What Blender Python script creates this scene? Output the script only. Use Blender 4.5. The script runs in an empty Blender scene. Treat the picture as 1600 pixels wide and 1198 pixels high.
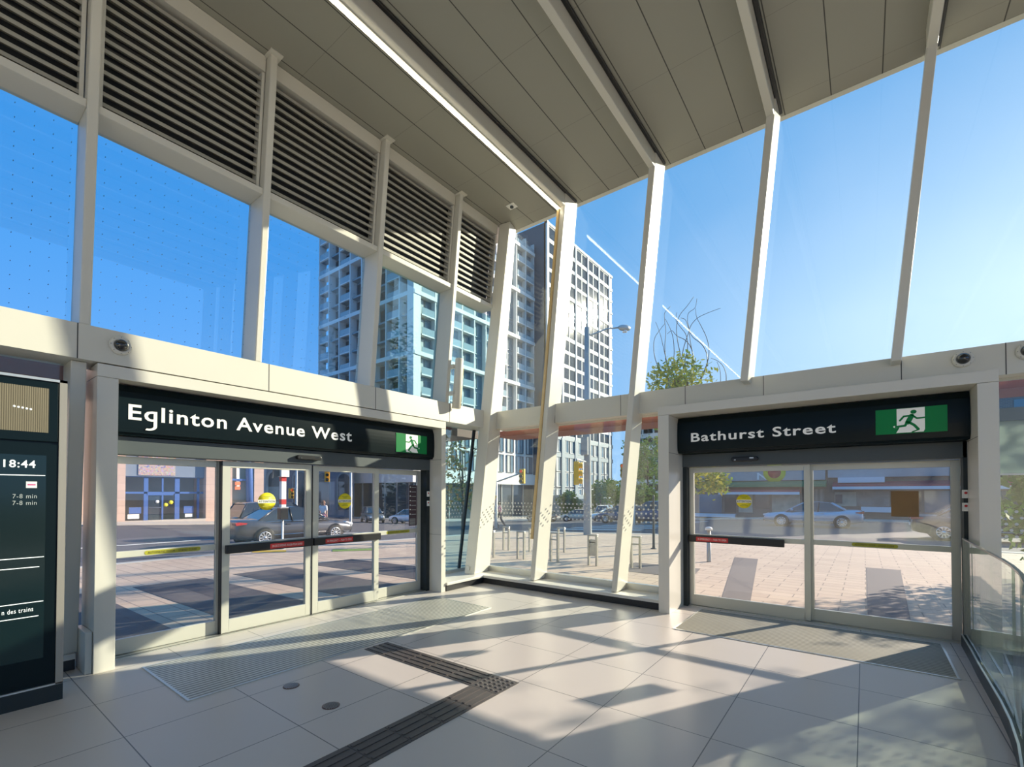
import bpy, bmesh, math, random
from mathutils import Vector, Matrix, noise
random.seed(7)
R = math.radians
S = bpy.context.scene
COL = S.collection
# ------------------------------------------------------------------ camera, sky, sun, exposure
F, CX, CY = 725.8, 792.66, 758.34           # focal length and principal point for the 1600x1198 frame
YAW, PITCH, ROLL = .6554, .01567, .00062
EYE = Vector((0, 0, 1.65))
_fw = Vector((-math.sin(YAW)*math.cos(PITCH), math.cos(YAW)*math.cos(PITCH), math.sin(PITCH)))
_rt = Vector((math.cos(YAW), math.sin(YAW), 0)); _up = _rt.cross(_fw)
_r2 = math.cos(ROLL)*_rt + math.sin(ROLL)*_up; _u2 = -math.sin(ROLL)*_rt + math.cos(ROLL)*_up
cam = bpy.data.cameras.new('camera'); camo = bpy.data.objects.new('camera', cam); COL.objects.link(camo)
m = Matrix((_r2, _u2, -_fw)).transposed().to_4x4(); m.translation = EYE
camo.matrix_world = m
cam.sensor_fit = 'HORIZONTAL'; cam.sensor_width = 36; cam.lens = 36*F/1600
cam.shift_x = -(CX-800)/1600; cam.shift_y = (CY-599)/1600
cam.clip_start = .05; cam.clip_end = 1000
S.camera = camo
SUN_AZ, SUN_EL = R(28.35), R(20.6)               # azimuth from +Y towards +X
W = bpy.data.worlds.new('world'); S.world = W; W.use_nodes = True
nt = W.node_tree; nt.nodes.clear()
SUND = (math.sin(SUN_AZ)*math.cos(SUN_EL), math.cos(SUN_AZ)*math.cos(SUN_EL), math.sin(SUN_EL))
def _n(op, a, b=None):
    n = nt.nodes.new('ShaderNodeMath'); n.operation = op
    for i, v in enumerate((a, b)):
        if v is None: continue
        if isinstance(v, (int, float)): n.inputs[i].default_value = v
        else: nt.links.new(v, n.inputs[i])
    return n.outputs[0]
tcw = nt.nodes.new('ShaderNodeTexCoord'); dt = nt.nodes.new('ShaderNodeVectorMath'); dt.operation = 'DOT_PRODUCT'
nt.links.new(tcw.outputs['Generated'], dt.inputs[0]); dt.inputs[1].default_value = SUND
spw = nt.nodes.new('ShaderNodeSeparateXYZ'); nt.links.new(tcw.outputs['Generated'], spw.inputs[0])
zc_ = _n('MAXIMUM', spw.outputs[2], 0.0)
glow = _n('POWER', _n('MAXIMUM', dt.outputs['Value'], 0.0), 4.0)
glow = _n('MULTIPLY', glow, _n('MINIMUM', _n('MAXIMUM', _n('SUBTRACT', 2.2, _n('MULTIPLY', zc_, 3.2)), .15), 1.25))
fac = _n('MINIMUM', _n('ADD', glow, _n('MULTIPLY', _n('POWER', _n('SUBTRACT', 1.0, zc_), 4.0), .5)), 1.2)
mxs = nt.nodes.new('ShaderNodeMix'); mxs.data_type = 'RGBA'; mxs.clamp_factor = False
mxs.inputs[6].default_value = (.045, .34, .84, 1); mxs.inputs[7].default_value = (.68, .90, 1.25, 1)
nt.links.new(fac, mxs.inputs[0])
bg = nt.nodes.new('ShaderNodeBackground'); bg.inputs['Strength'].default_value = 1.0
wo = nt.nodes.new('ShaderNodeOutputWorld')
nt.links.new(mxs.outputs[2], bg.inputs[0]); nt.links.new(bg.outputs[0], wo.inputs[0])
sl = bpy.data.lights.new('sun', 'SUN'); so = bpy.data.objects.new('sun', sl); COL.objects.link(so)
sl.energy = 9.8; sl.color = (1, .86, .69); sl.angle = R(.6)
so.location = (20, 40, 30)
so.rotation_euler = Vector((-math.sin(SUN_AZ)*math.cos(SUN_EL), -math.cos(SUN_AZ)*math.cos(SUN_EL), -math.sin(SUN_EL))).to_track_quat('-Z', 'Y').to_euler()
S.view_settings.view_transform = 'Standard'; S.view_settings.look = 'None'
S.view_settings.exposure = 0.13; S.view_settings.gamma = 1; S.view_settings.use_curve_mapping = False
S.cycles.caustics_reflective = False; S.cycles.caustics_refractive = False
S.cycles.sample_clamp_indirect = 8; S.cycles.transparent_max_bounces = 48; S.cycles.max_bounces = 10; S.cycles.diffuse_bounces = 6; S.cycles.glossy_bounces = 4

# ------------------------------------------------------------------ materials
MAT = {}
def nodes(name):
    mt = bpy.data.materials.new(name); mt.use_nodes = True
    t = mt.node_tree; b = t.nodes['Principled BSDF']; MAT[name] = mt
    return mt, t, b
def mk(name, col, rough=.5, metal=0, emit=0, ecol=None, var=0, vscale=3, bump=0, bscale=60, spec=.5, coat=0):
    mt, t, b = nodes(name)
    b.inputs['Base Color'].default_value = (*col, 1); b.inputs['Roughness'].default_value = rough
    b.inputs['Metallic'].default_value = metal; b.inputs['Specular IOR Level'].default_value = spec
    b.inputs['Coat Weight'].default_value = coat
    if emit:
        b.inputs['Emission Color'].default_value = (*(ecol or col), 1); b.inputs['Emission Strength'].default_value = emit
    tc = t.nodes.new('ShaderNodeTexCoord')
    if var:
        n = t.nodes.new('ShaderNodeTexNoise'); n.inputs['Scale'].default_value = vscale; n.inputs['Detail'].default_value = 5
        t.links.new(tc.outputs['Object'], n.inputs['Vector'])
        mx = t.nodes.new('ShaderNodeMix'); mx.data_type = 'RGBA'
        mx.inputs[6].default_value = (*[c*(1-var) for c in col], 1); mx.inputs[7].default_value = (*[min(1, c*(1+var)) for c in col], 1)
        t.links.new(n.outputs['Fac'], mx.inputs[0]); t.links.new(mx.outputs[2], b.inputs['Base Color'])
    if bump:
        n2 = t.nodes.new('ShaderNodeTexNoise'); n2.inputs['Scale'].default_value = bscale
        t.links.new(tc.outputs['Object'], n2.inputs['Vector'])
        bp = t.nodes.new('ShaderNodeBump'); bp.inputs['Strength'].default_value = bump; bp.inputs['Distance'].default_value = .01
        t.links.new(n2.outputs['Fac'], bp.inputs['Height']); t.links.new(bp.outputs[0], b.inputs['Normal'])
    return mt
def math_node(t, op, a, b=None, c=None):
    n = t.nodes.new('ShaderNodeMath'); n.operation = op
    for i, v in enumerate((a, b, c)):
        if v is None: continue
        if isinstance(v, (int, float)): n.inputs[i].default_value = v
        else: t.links.new(v, n.inputs[i])
    return n.outputs[0]
def seam_mask(t, coord, off, step, w):
    """1 on a thin seam line every `step`, else 0"""
    a = math_node(t, 'SUBTRACT', coord, off); a = math_node(t, 'DIVIDE', a, step); a = math_node(t, 'FRACT', a)
    a = math_node(t, 'SUBTRACT', a, .5); a = math_node(t, 'ABSOLUTE', a)
    return math_node(t, 'GREATER_THAN', a, .5 - w/step/2)
def tile_mat(name, col, seam, xo, xs, yo, ys, w, rough, var=.05, vscale=2.5, bump=.0, spec=.5, tone=0):
    mt, t, b = nodes(name)
    tc = t.nodes.new('ShaderNodeTexCoord'); sp = t.nodes.new('ShaderNodeSeparateXYZ'); t.links.new(tc.outputs['Object'], sp.inputs[0])
    mxv = math_node(t, 'MAXIMUM', seam_mask(t, sp.outputs[0], xo, xs, w), seam_mask(t, sp.outputs[1], yo, ys, w))
    n = t.nodes.new('ShaderNodeTexNoise'); n.inputs['Scale'].default_value = vscale; n.inputs['Detail'].default_value = 6
    t.links.new(tc.outputs['Object'], n.inputs['Vector'])
    c1 = t.nodes.new('ShaderNodeMix'); c1.data_type = 'RGBA'
    c1.inputs[6].default_value = (*[c*(1-var) for c in col], 1); c1.inputs[7].default_value = (*[min(1, c*(1+var)) for c in col], 1)
    fac = n.outputs['Fac']
    if tone:   # each tile a slightly different tone
        fx = math_node(t, 'FLOOR', math_node(t, 'DIVIDE', math_node(t, 'SUBTRACT', sp.outputs[0], xo), xs))
        fy = math_node(t, 'FLOOR', math_node(t, 'DIVIDE', math_node(t, 'SUBTRACT', sp.outputs[1], yo), ys))
        cb = t.nodes.new('ShaderNodeCombineXYZ'); t.links.new(fx, cb.inputs[0]); t.links.new(fy, cb.inputs[1])
        wn = t.nodes.new('ShaderNodeTexWhiteNoise'); t.links.new(cb.outputs[0], wn.inputs['Vector'])
        fac = math_node(t, 'ADD', math_node(t, 'MULTIPLY', wn.outputs['Value'], tone), math_node(t, 'MULTIPLY', n.outputs['Fac'], 1-tone))
    t.links.new(fac, c1.inputs[0])
    c2 = t.nodes.new('ShaderNodeMix'); c2.data_type = 'RGBA'; c2.inputs[7].default_value = (*seam, 1)
    t.links.new(mxv, c2.inputs[0]); t.links.new(c1.outputs[2], c2.inputs[6]); t.links.new(c2.outputs[2], b.inputs['Base Color'])
    r = math_node(t, 'ADD', math_node(t, 'MULTIPLY', n.outputs['Fac'], .12), rough-.06); t.links.new(r, b.inputs['Roughness'])
    b.inputs['Specular IOR Level'].default_value = spec
    bp = t.nodes.new('ShaderNodeBump'); bp.inputs['Strength'].default_value = .4; bp.inputs['Distance'].default_value = .004
    t.links.new(math_node(t, 'SUBTRACT', 1, mxv), bp.inputs['Height']); t.links.new(bp.outputs[0], b.inputs['Normal'])
    return mt
def ridge_mat(name, c1, c2, axis, step, rough=.6, metal=0):
    """fine parallel ridges across `axis` (mats, perforated panels, corrugated sheet)"""
    mt, t, b = nodes(name)
    tc = t.nodes.new('ShaderNodeTexCoord'); sp = t.nodes.new('ShaderNodeSeparateXYZ'); t.links.new(tc.outputs['Object'], sp.inputs[0])
    a = math_node(t, 'FRACT', math_node(t, 'DIVIDE', sp.outputs[axis], step)); a = math_node(t, 'ABSOLUTE', math_node(t, 'SUBTRACT', a, .5))
    n = t.nodes.new('ShaderNodeTexNoise'); n.inputs['Scale'].default_value = 1.5; t.links.new(tc.outputs['Object'], n.inputs['Vector'])
    mx = t.nodes.new('ShaderNodeMix'); mx.data_type = 'RGBA'; mx.inputs[6].default_value = (*c1, 1); mx.inputs[7].default_value = (*c2, 1)
    t.links.new(math_node(t, 'MULTIPLY', a, math_node(t, 'ADD', n.outputs['Fac'], 1.3)), mx.inputs[0]); t.links.new(mx.outputs[2], b.inputs['Base Color'])
    b.inputs['Roughness'].default_value = rough; b.inputs['Metallic'].default_value = metal
    bp = t.nodes.new('ShaderNodeBump'); bp.inputs['Strength'].default_value = .5; bp.inputs['Distance'].default_value = .004
    t.links.new(a, bp.inputs['Height']); t.links.new(bp.outputs[0], b.inputs['Normal'])
    return mt
def glass_mat(name, tint, f0=.045, dots=None, rough=0, haze=0):
    mt = bpy.data.materials.new(name); mt.use_nodes = True; MAT[name] = mt
    t = mt.node_tree; t.nodes.clear()
    out = t.nodes.new('ShaderNodeOutputMaterial'); tr = t.nodes.new('ShaderNodeBsdfTransparent'); gl = t.nodes.new('ShaderNodeBsdfGlossy')
    tr.inputs[0].default_value = (*tint, 1); gl.inputs['Roughness'].default_value = rough; gl.inputs['Color'].default_value = (1, 1, 1, 1)
    lw = t.nodes.new('ShaderNodeLayerWeight'); lw.inputs['Blend'].default_value = .5
    fac = math_node(t, 'ADD', math_node(t, 'MULTIPLY', math_node(t, 'POWER', lw.outputs['Facing'], 4.5), .85), f0)
    mx = t.nodes.new('ShaderNodeMixShader'); t.links.new(fac, mx.inputs[0]); t.links.new(tr.outputs[0], mx.inputs[1]); t.links.new(gl.outputs[0], mx.inputs[2])
    sh = mx.outputs[0]
    tc = t.nodes.new('ShaderNodeTexCoord')
    if haze:      # translucent layer mixed in to give the panes a washed-out, hazy look
        df = t.nodes.new('ShaderNodeBsdfTranslucent'); df.inputs[0].default_value = (.8, .8, .82, 1)
        n = t.nodes.new('ShaderNodeTexNoise'); n.inputs['Scale'].default_value = 1.2; n.inputs['Detail'].default_value = 6; t.links.new(tc.outputs['Object'], n.inputs['Vector'])
        m3 = t.nodes.new('ShaderNodeMixShader'); t.links.new(math_node(t, 'MULTIPLY', n.outputs['Fac'], haze), m3.inputs[0])
        t.links.new(sh, m3.inputs[1]); t.links.new(df.outputs[0], m3.inputs[2]); sh = m3.outputs[0]
    if dots:
        ax, step, rad = dots
        sp = t.nodes.new('ShaderNodeSeparateXYZ'); t.links.new(tc.outputs['Object'], sp.inputs[0])
        def cell(o):
            return math_node(t, 'MULTIPLY', math_node(t, 'SUBTRACT', math_node(t, 'FRACT', math_node(t, 'DIVIDE', o, step)), .5), step)
        u, v = cell(sp.outputs[ax]), cell(sp.outputs[2])
        d = math_node(t, 'SQRT', math_node(t, 'ADD', math_node(t, 'MULTIPLY', u, u), math_node(t, 'MULTIPLY', v, v)))
        df = t.nodes.new('ShaderNodeBsdfDiffuse'); df.inputs[0].default_value = (.08, .1, .14, 1)
        m2 = t.nodes.new('ShaderNodeMixShader'); t.links.new(math_node(t, 'LESS_THAN', d, rad), m2.inputs[0])
        t.links.new(sh, m2.inputs[1]); t.links.new(df.outputs[0], m2.inputs[2]); sh = m2.outputs[0]
    t.links.new(sh, out.inputs[0])
    return mt
def brick_mat(name, c1, c2, mortar, scale, bw, bh, rough=.8, msize=.012, vert=True):
    mt, t, b = nodes(name)
    tc = t.nodes.new('ShaderNodeTexCoord'); br = t.nodes.new('ShaderNodeTexBrick')
    src = tc.outputs['Object']
    if vert:
        sp = t.nodes.new('ShaderNodeSeparateXYZ'); t.links.new(src, sp.inputs[0]); cb = t.nodes.new('ShaderNodeCombineXYZ')
        t.links.new(math_node(t, 'ADD', sp.outputs[0], sp.outputs[1]), cb.inputs[0]); t.links.new(sp.outputs[2], cb.inputs[1]); src = cb.outputs[0]
    t.links.new(src, br.inputs['Vector'])
    br.inputs['Color1'].default_value = (*c1, 1); br.inputs['Color2'].default_value = (*c2, 1); br.inputs['Mortar'].default_value = (*mortar, 1)
    br.inputs['Scale'].default_value = scale; br.inputs['Brick Width'].default_value = bw; br.inputs['Row Height'].default_value = bh; br.inputs['Mortar Size'].default_value = msize
    n = t.nodes.new('ShaderNodeTexNoise'); n.inputs['Scale'].default_value = .6; n.inputs['Detail'].default_value = 6; t.links.new(tc.outputs['Object'], n.inputs['Vector'])
    mx = t.nodes.new('ShaderNodeMix'); mx.data_type = 'RGBA'; mx.blend_type = 'MULTIPLY'; mx.inputs[0].default_value = .5
    cr = t.nodes.new('ShaderNodeValToRGB'); cr.color_ramp.elements[0].color = (.6, .6, .6, 1); cr.color_ramp.elements[1].color = (1, 1, 1, 1)
    t.links.new(n.outputs['Fac'], cr.inputs[0]); t.links.new(br.outputs['Color'], mx.inputs[6]); t.links.new(cr.outputs[0], mx.inputs[7])
    t.links.new(mx.outputs[2], b.inputs['Base Color']); b.inputs['Roughness'].default_value = rough
    return mt

WHITE = mk('white_painted_metal', (.68, .66, .585), .38, var=.03, vscale=1.5)
WHITE2 = mk('white_painted_metal_satin', (.70, .675, .60), .28, var=.03, vscale=1.5)
BLADE = mk('louvre_blade', (.36, .345, .29), .5)
SILL = mk('pale_stone_sill', (.72, .69, .63), .35, var=.07, vscale=6)
BLACKST = mk('black_granite', (.025, .025, .027), .3, var=.3, vscale=30)
FLOOR = tile_mat('grey_floor_tile', (.62, .57, .525), (.14, .135, .13), -.05, .785, 4.93, .8, .007, .36, var=.035, vscale=.7, tone=.5, spec=.45)
CEIL = tile_mat('perforated_ceiling_panel', (.335, .33, .28), (.06, .06, .05), -3.83+.07, .4967, 200, 900, .012, .55, var=.04, vscale=1.2)
_t = CEIL.node_tree; _b = _t.nodes['Principled BSDF']; _tc = _t.nodes.new('ShaderNodeTexCoord'); _sp = _t.nodes.new('ShaderNodeSeparateXYZ'); _t.links.new(_tc.outputs['Object'], _sp.inputs[0])
_m = _t.nodes.new('ShaderNodeMix'); _m.data_type = 'RGBA'; _m.blend_type = 'MULTIPLY'; _m.inputs[7].default_value = (.72, .72, .72, 1)
_src = _b.inputs['Base Color'].links[0].from_socket; _t.links.new(_src, _m.inputs[6]); _t.links.new(seam_mask(_t, _sp.outputs[1], 5.41, 1.29, .006), _m.inputs[0]); _t.links.new(_m.outputs[2], _b.inputs['Base Color'])
SEAM = mk('dark_joint', (.05, .05, .05), .7)
DARKGREY = mk('charcoal_metal', (.022, .03, .033), .4, spec=.3)
MIDGREY = mk('slate_grey_metal', (.085, .10, .105), .45, spec=.3)
BLACK = mk('black_plastic', (.012, .012, .013), .35)
SIGNBLK = mk('black_sign_face', (.004, .010, .012), .3, spec=.18)
LETTER = mk('white_letter', (.82, .82, .78), .5, emit=.12)
GREEN = mk('exit_green', (.0, .17, .04), .35, emit=.10, spec=.25)
TRIMM = mk('bronze_grey_trim', (.36, .33, .28), .35, metal=.3)
ALU = mk('satin_aluminium', (.62, .62, .58), .3, metal=.6, var=.04)
DOORFR = mk('champagne_door_frame', (.62, .61, .53), .33, metal=.15, var=.03)
STEEL = mk('brushed_steel', (.40, .38, .34), .32, metal=.8, var=.06, vscale=12)
CHROME = mk('chrome', (.8, .8, .8), .12, metal=1)
YELLOW = mk('yellow_sticker', (.85, .72, .02), .5)
OLIVE = mk('yellow_olive_sticker', (.42, .40, .03), .5)
RED = mk('red_sticker', (.55, .03, .03), .45)
STWHITE = mk('sticker_white', (.85, .85, .8), .5)
INK = mk('dark_ink', (.02, .02, .02), .6)
PLUM = mk('plum_decal', (.085, .055, .065), .5)
BROWN = mk('brown_paper', (.30, .16, .05), .8, var=.2, vscale=8)
TACT = mk('dark_tactile_tile', (.085, .075, .07), .4, var=.2, vscale=10)
MATL = ridge_mat('ribbed_entrance_mat_long', (.12, .12, .10), (.85, .83, .75), 0, .052, .45, .2)
MATR = ridge_mat('ribbed_entrance_mat', (.12, .115, .09), (.50, .48, .39), 1, .052)
LED = mk('led_diffuser', (1, .96, .85), .4, emit=12, ecol=(1, .90, .68))
GOLD = mk('amber_lens', (.72, .52, .24), .3)
TERRA = mk('terracotta_soffit', (.22, .06, .04), .6, var=.1)
GL_L = glass_mat('blue_tinted_glass', (.84, .93, .98), .05, dots=(1, .12, .003))
GL_LL = glass_mat('teal_tinted_glass', (.74, .92, .93), .11)
GL_R = glass_mat('clear_glass', (.91, .96, .94), .03, haze=.02)
GL_D = glass_mat('door_glass', (.93, .94, .95), .05, haze=.03)
GL_B = glass_mat('green_edge_glass', (.88, .95, .9), .04)
FRIT = mk('white_frit_dot', (.62, .64, .66), .5)
FROST = mk('frosted_film', (.6, .66, .63), .7, var=.15, vscale=5)
_t = FROST.node_tree; _tr = _t.nodes.new('ShaderNodeBsdfTranslucent'); _tr.inputs[0].default_value = (.62, .70, .66, 1); _ms = _t.nodes.new('ShaderNodeMixShader'); _ms.inputs[0].default_value = .5
_t.links.new(_t.nodes['Principled BSDF'].outputs[0], _ms.inputs[1]); _t.links.new(_tr.outputs[0], _ms.inputs[2]); _t.links.new(_ms.outputs[0], _t.nodes['Material Output'].inputs[0])
SCREEN = mk('screen_glass', (.004, .012, .012), .12, emit=.004, ecol=(.3, 1, .8))
LCD = ridge_mat('dot_matrix_panel', (.10, .085, .055), (.20, .17, .11), 1, .012)
SCRTXT = mk('screen_text', (.8, .83, .82), .5, emit=.5)
SCRDIM = mk('screen_text_dim', (.35, .38, .37), .5, emit=.15)
MAGENTA = mk('magenta_mark', (.5, .05, .2), .5, emit=.2)
DOME = mk('smoked_dome', (.01, .01, .012), .05, coat=1)
# outdoors
PAVE = brick_mat('pink_grey_pavers', (.68, .51, .37), (.60, .44, .325), (.30, .23, .18), 1, .62, .31, .8, .009, vert=False)
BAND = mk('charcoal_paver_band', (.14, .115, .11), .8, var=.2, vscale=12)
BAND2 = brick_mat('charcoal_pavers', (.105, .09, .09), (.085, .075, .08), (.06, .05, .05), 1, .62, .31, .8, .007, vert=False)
ROAD = mk('asphalt', (.11, .10, .105), .85, var=.25, vscale=1.2, bump=.2)
LINE = mk('road_paint', (.7, .7, .68), .7, var=.1)
KERBM = mk('concrete_kerb', (.52, .48, .42), .85, var=.1)
WALK = mk('concrete_walk', (.50, .44, .38), .85, var=.1, vscale=1)
YELK = mk('yellow_tactile_strip', (.75, .45, .03), .7)
GRASS = mk('grass_strip', (.2, .3, .06), .9, var=.3, vscale=6)
TWHITE = mk('white_precast', (.72, .71, .68), .6, var=.04)
TDARK = mk('dark_facade_panel', (.07, .085, .11), .4, var=.08)
TMID = mk('blue_grey_panel', (.22, .27, .30), .45, var=.05)
TWIN = mk('dark_window_glass', (.035, .05, .065), .08, spec=.8)
TWINF = mk('far_window_glass', (.03, .04, .055), .05, spec=.4)
TWIN2 = mk('sky_window_glass', (.12, .19, .24), .06, spec=.9)
RAILG = mk('balcony_glass', (.34, .42, .45), .1)
CURT = mk('pale_curtain', (.55, .56, .54), .8)
STONE = brick_mat('pink_limestone', (.66, .46, .36), (.62, .43, .33), (.45, .32, .26), 1, 1.2, .6, .75, .01)
BLUEF = mk('blue_window_frame', (.06, .13, .36), .4)
INTER = mk('warm_interior', (.28, .29, .22), .8, var=.3, vscale=.7)
PATT = mk('colourful_mosaic', (.4, .2, .2), .6)
t_ = PATT.node_tree; tc_ = t_.nodes.new('ShaderNodeTexCoord'); nz_ = t_.nodes.new('ShaderNodeTexNoise'); nz_.inputs['Scale'].default_value = 4; nz_.inputs['Distortion'].default_value = 2
cr_ = t_.nodes.new('ShaderNodeValToRGB'); cr_.color_ramp.interpolation = 'CONSTANT'
for i_, (p_, c_) in enumerate([(0, (.12, .16, .4)), (.40, (.5, .2, .1)), (.46, (.55, .5, .45)), (.5, (.2, .4, .3)), (.54, (.6, .25, .08)), (.6, (.4, .3, .5))]):
    e_ = cr_.color_ramp.elements[i_] if i_ < 2 else cr_.color_ramp.elements.new(p_)
    e_.position = p_; e_.color = (*c_, 1)
t_.links.new(tc_.outputs['Object'], nz_.inputs['Vector']); t_.links.new(nz_.outputs['Fac'], cr_.inputs[0]); t_.links.new(cr_.outputs[0], t_.nodes['Principled BSDF'].inputs['Base Color'])
BGREY = mk('grey_blue_stone', (.17, .21, .27), .7, var=.1)
BRICK = brick_mat('brown_brick', (.26, .18, .14), (.21, .145, .115), (.3, .27, .24), 1, .24, .09, .85, .012)
AWNG = mk('green_awning', (.07, .24, .10), .7, var=.1)
AWNR = mk('red_awning', (.42, .05, .07), .6)
AWNW = mk('white_awning', (.8, .8, .82), .6)
POSTER = mk('poster_grey', (.5, .46, .36), .7, var=.5, vscale=2)
SIGNG = mk('shop_sign_grey', (.42, .42, .42), .6, var=.15)
BARK = mk('bark', (.13, .10, .08), .9, var=.3, vscale=10)
def leaf_mat(name, c1, c2):
    mt, t, b = nodes(name)
    g = t.nodes.new('ShaderNodeNewGeometry'); mx = t.nodes.new('ShaderNodeMix'); mx.data_type = 'RGBA'
    mx.inputs[6].default_value = (*c1, 1); mx.inputs[7].default_value = (*c2, 1)
    t.links.new(g.outputs['Random Per Island'], mx.inputs[0]); t.links.new(mx.outputs[2], b.inputs['Base Color']); b.inputs['Roughness'].default_value = .6
    tr = t.nodes.new('ShaderNodeBsdfTranslucent'); t.links.new(mx.outputs[2], tr.inputs[0])
    ms = t.nodes.new('ShaderNodeMixShader'); ms.inputs[0].default_value = .45; t.links.new(b.outputs[0], ms.inputs[1]); t.links.new(tr.outputs[0], ms.inputs[2])
    t.links.new(ms.outputs[0], t.nodes['Material Output'].inputs[0])
    return mt
LEAF = leaf_mat('green_gold_leaves', (.10, .22, .04), (.5, .46, .06))
LEAF2 = leaf_mat('dark_green_leaves', (.06, .14, .03), (.16, .24, .06))
LEAF3 = leaf_mat('russet_green_leaves', (.10, .18, .05), (.40, .20, .06))
CONC = mk('grey_concrete_pole', (.36, .37, .37), .8, var=.12, vscale=5)
GALV = mk('galvanised_steel', (.45, .47, .48), .4, metal=.5)
SIGY = mk('traffic_yellow', (.78, .46, .03), .5)
LENSR = mk('red_lens', (.5, .04, .02), .3, emit=.5, ecol=(1, .1, .02))
LENSD = mk('dark_lens', (.03, .05, .04), .3)
ROD = mk('dark_bent_rod', (.05, .06, .08), .5, metal=.4)
TYRE = mk('tyre', (.02, .02, .02), .8)
RIM = mk('alloy_rim', (.72, .72, .72), .25, metal=.8)
CARGL = mk('car_glass', (.02, .025, .03), .05, spec=.8, coat=1)
TAILR = mk('tail_lamp', (.45, .01, .02), .2, coat=1)
HEADL = mk('head_lamp', (.8, .82, .85), .1, coat=1)
PLATE = mk('plate_white', (.75, .76, .8), .5)
SKIN = mk('skin', (.55, .36, .27), .6)
HAIR = mk('auburn_hair', (.18, .07, .03), .7)
HAIR2 = mk('dark_hair', (.03, .022, .018), .7)
CLW = mk('white_cloth', (.8, .76, .76), .8)
CLD = mk('navy_cloth', (.04, .05, .09), .8)
CLP = mk('pink_cloth', (.55, .25, .3), .8)
def paint(name, col, metal=.4): return mk(name, col, .28, metal=metal, coat=1)

# ------------------------------------------------------------------ mesh helpers
_txt = {}
def text_geo(s, off=0.0):
    if (s, off) in _txt: return _txt[(s, off)]
    cu = bpy.data.curves.new('t', 'FONT'); cu.body = s.replace('g', 'q'); cu.size = 1; cu.offset = off; cu.resolution_u = 3; cu.space_character = 1.12
    ob = bpy.data.objects.new('t', cu); COL.objects.link(ob)
    dg = bpy.context.evaluated_depsgraph_get(); me = bpy.data.meshes.new_from_object(ob.evaluated_get(dg))
    vs = [(v.co.x, v.co.y) for v in me.vertices]; fs = [tuple(p.vertices) for p in me.polygons]
    bpy.data.objects.remove(ob); bpy.data.curves.remove(cu); bpy.data.meshes.remove(me)
    if 'g' in s:                                   # a hook under each q-like stem makes the single-storey g
        lo = min(y for x, y in vs); st = sorted(x for x, y in vs if y < lo+.02)
        while st:
            xa = st[0]; grp = [x for x in st if x < xa+.25]; st = [x for x in st if x >= xa+.25]
            x0, x1 = min(grp), max(grp); w = x1-x0; n0 = len(vs)
            for k in range(9):
                a = math.pi*k/8*.62; rr = .17
                for q in (rr, rr+w): vs.append((x1-rr-w+q*math.cos(a)*1.0, lo+.005-q*math.sin(a)*.75))
            fs += [(n0+2*k, n0+2*k+1, n0+2*k+3, n0+2*k+2) for k in range(8)]
    _txt[(s, off)] = (vs, fs); return vs, fs
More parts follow.
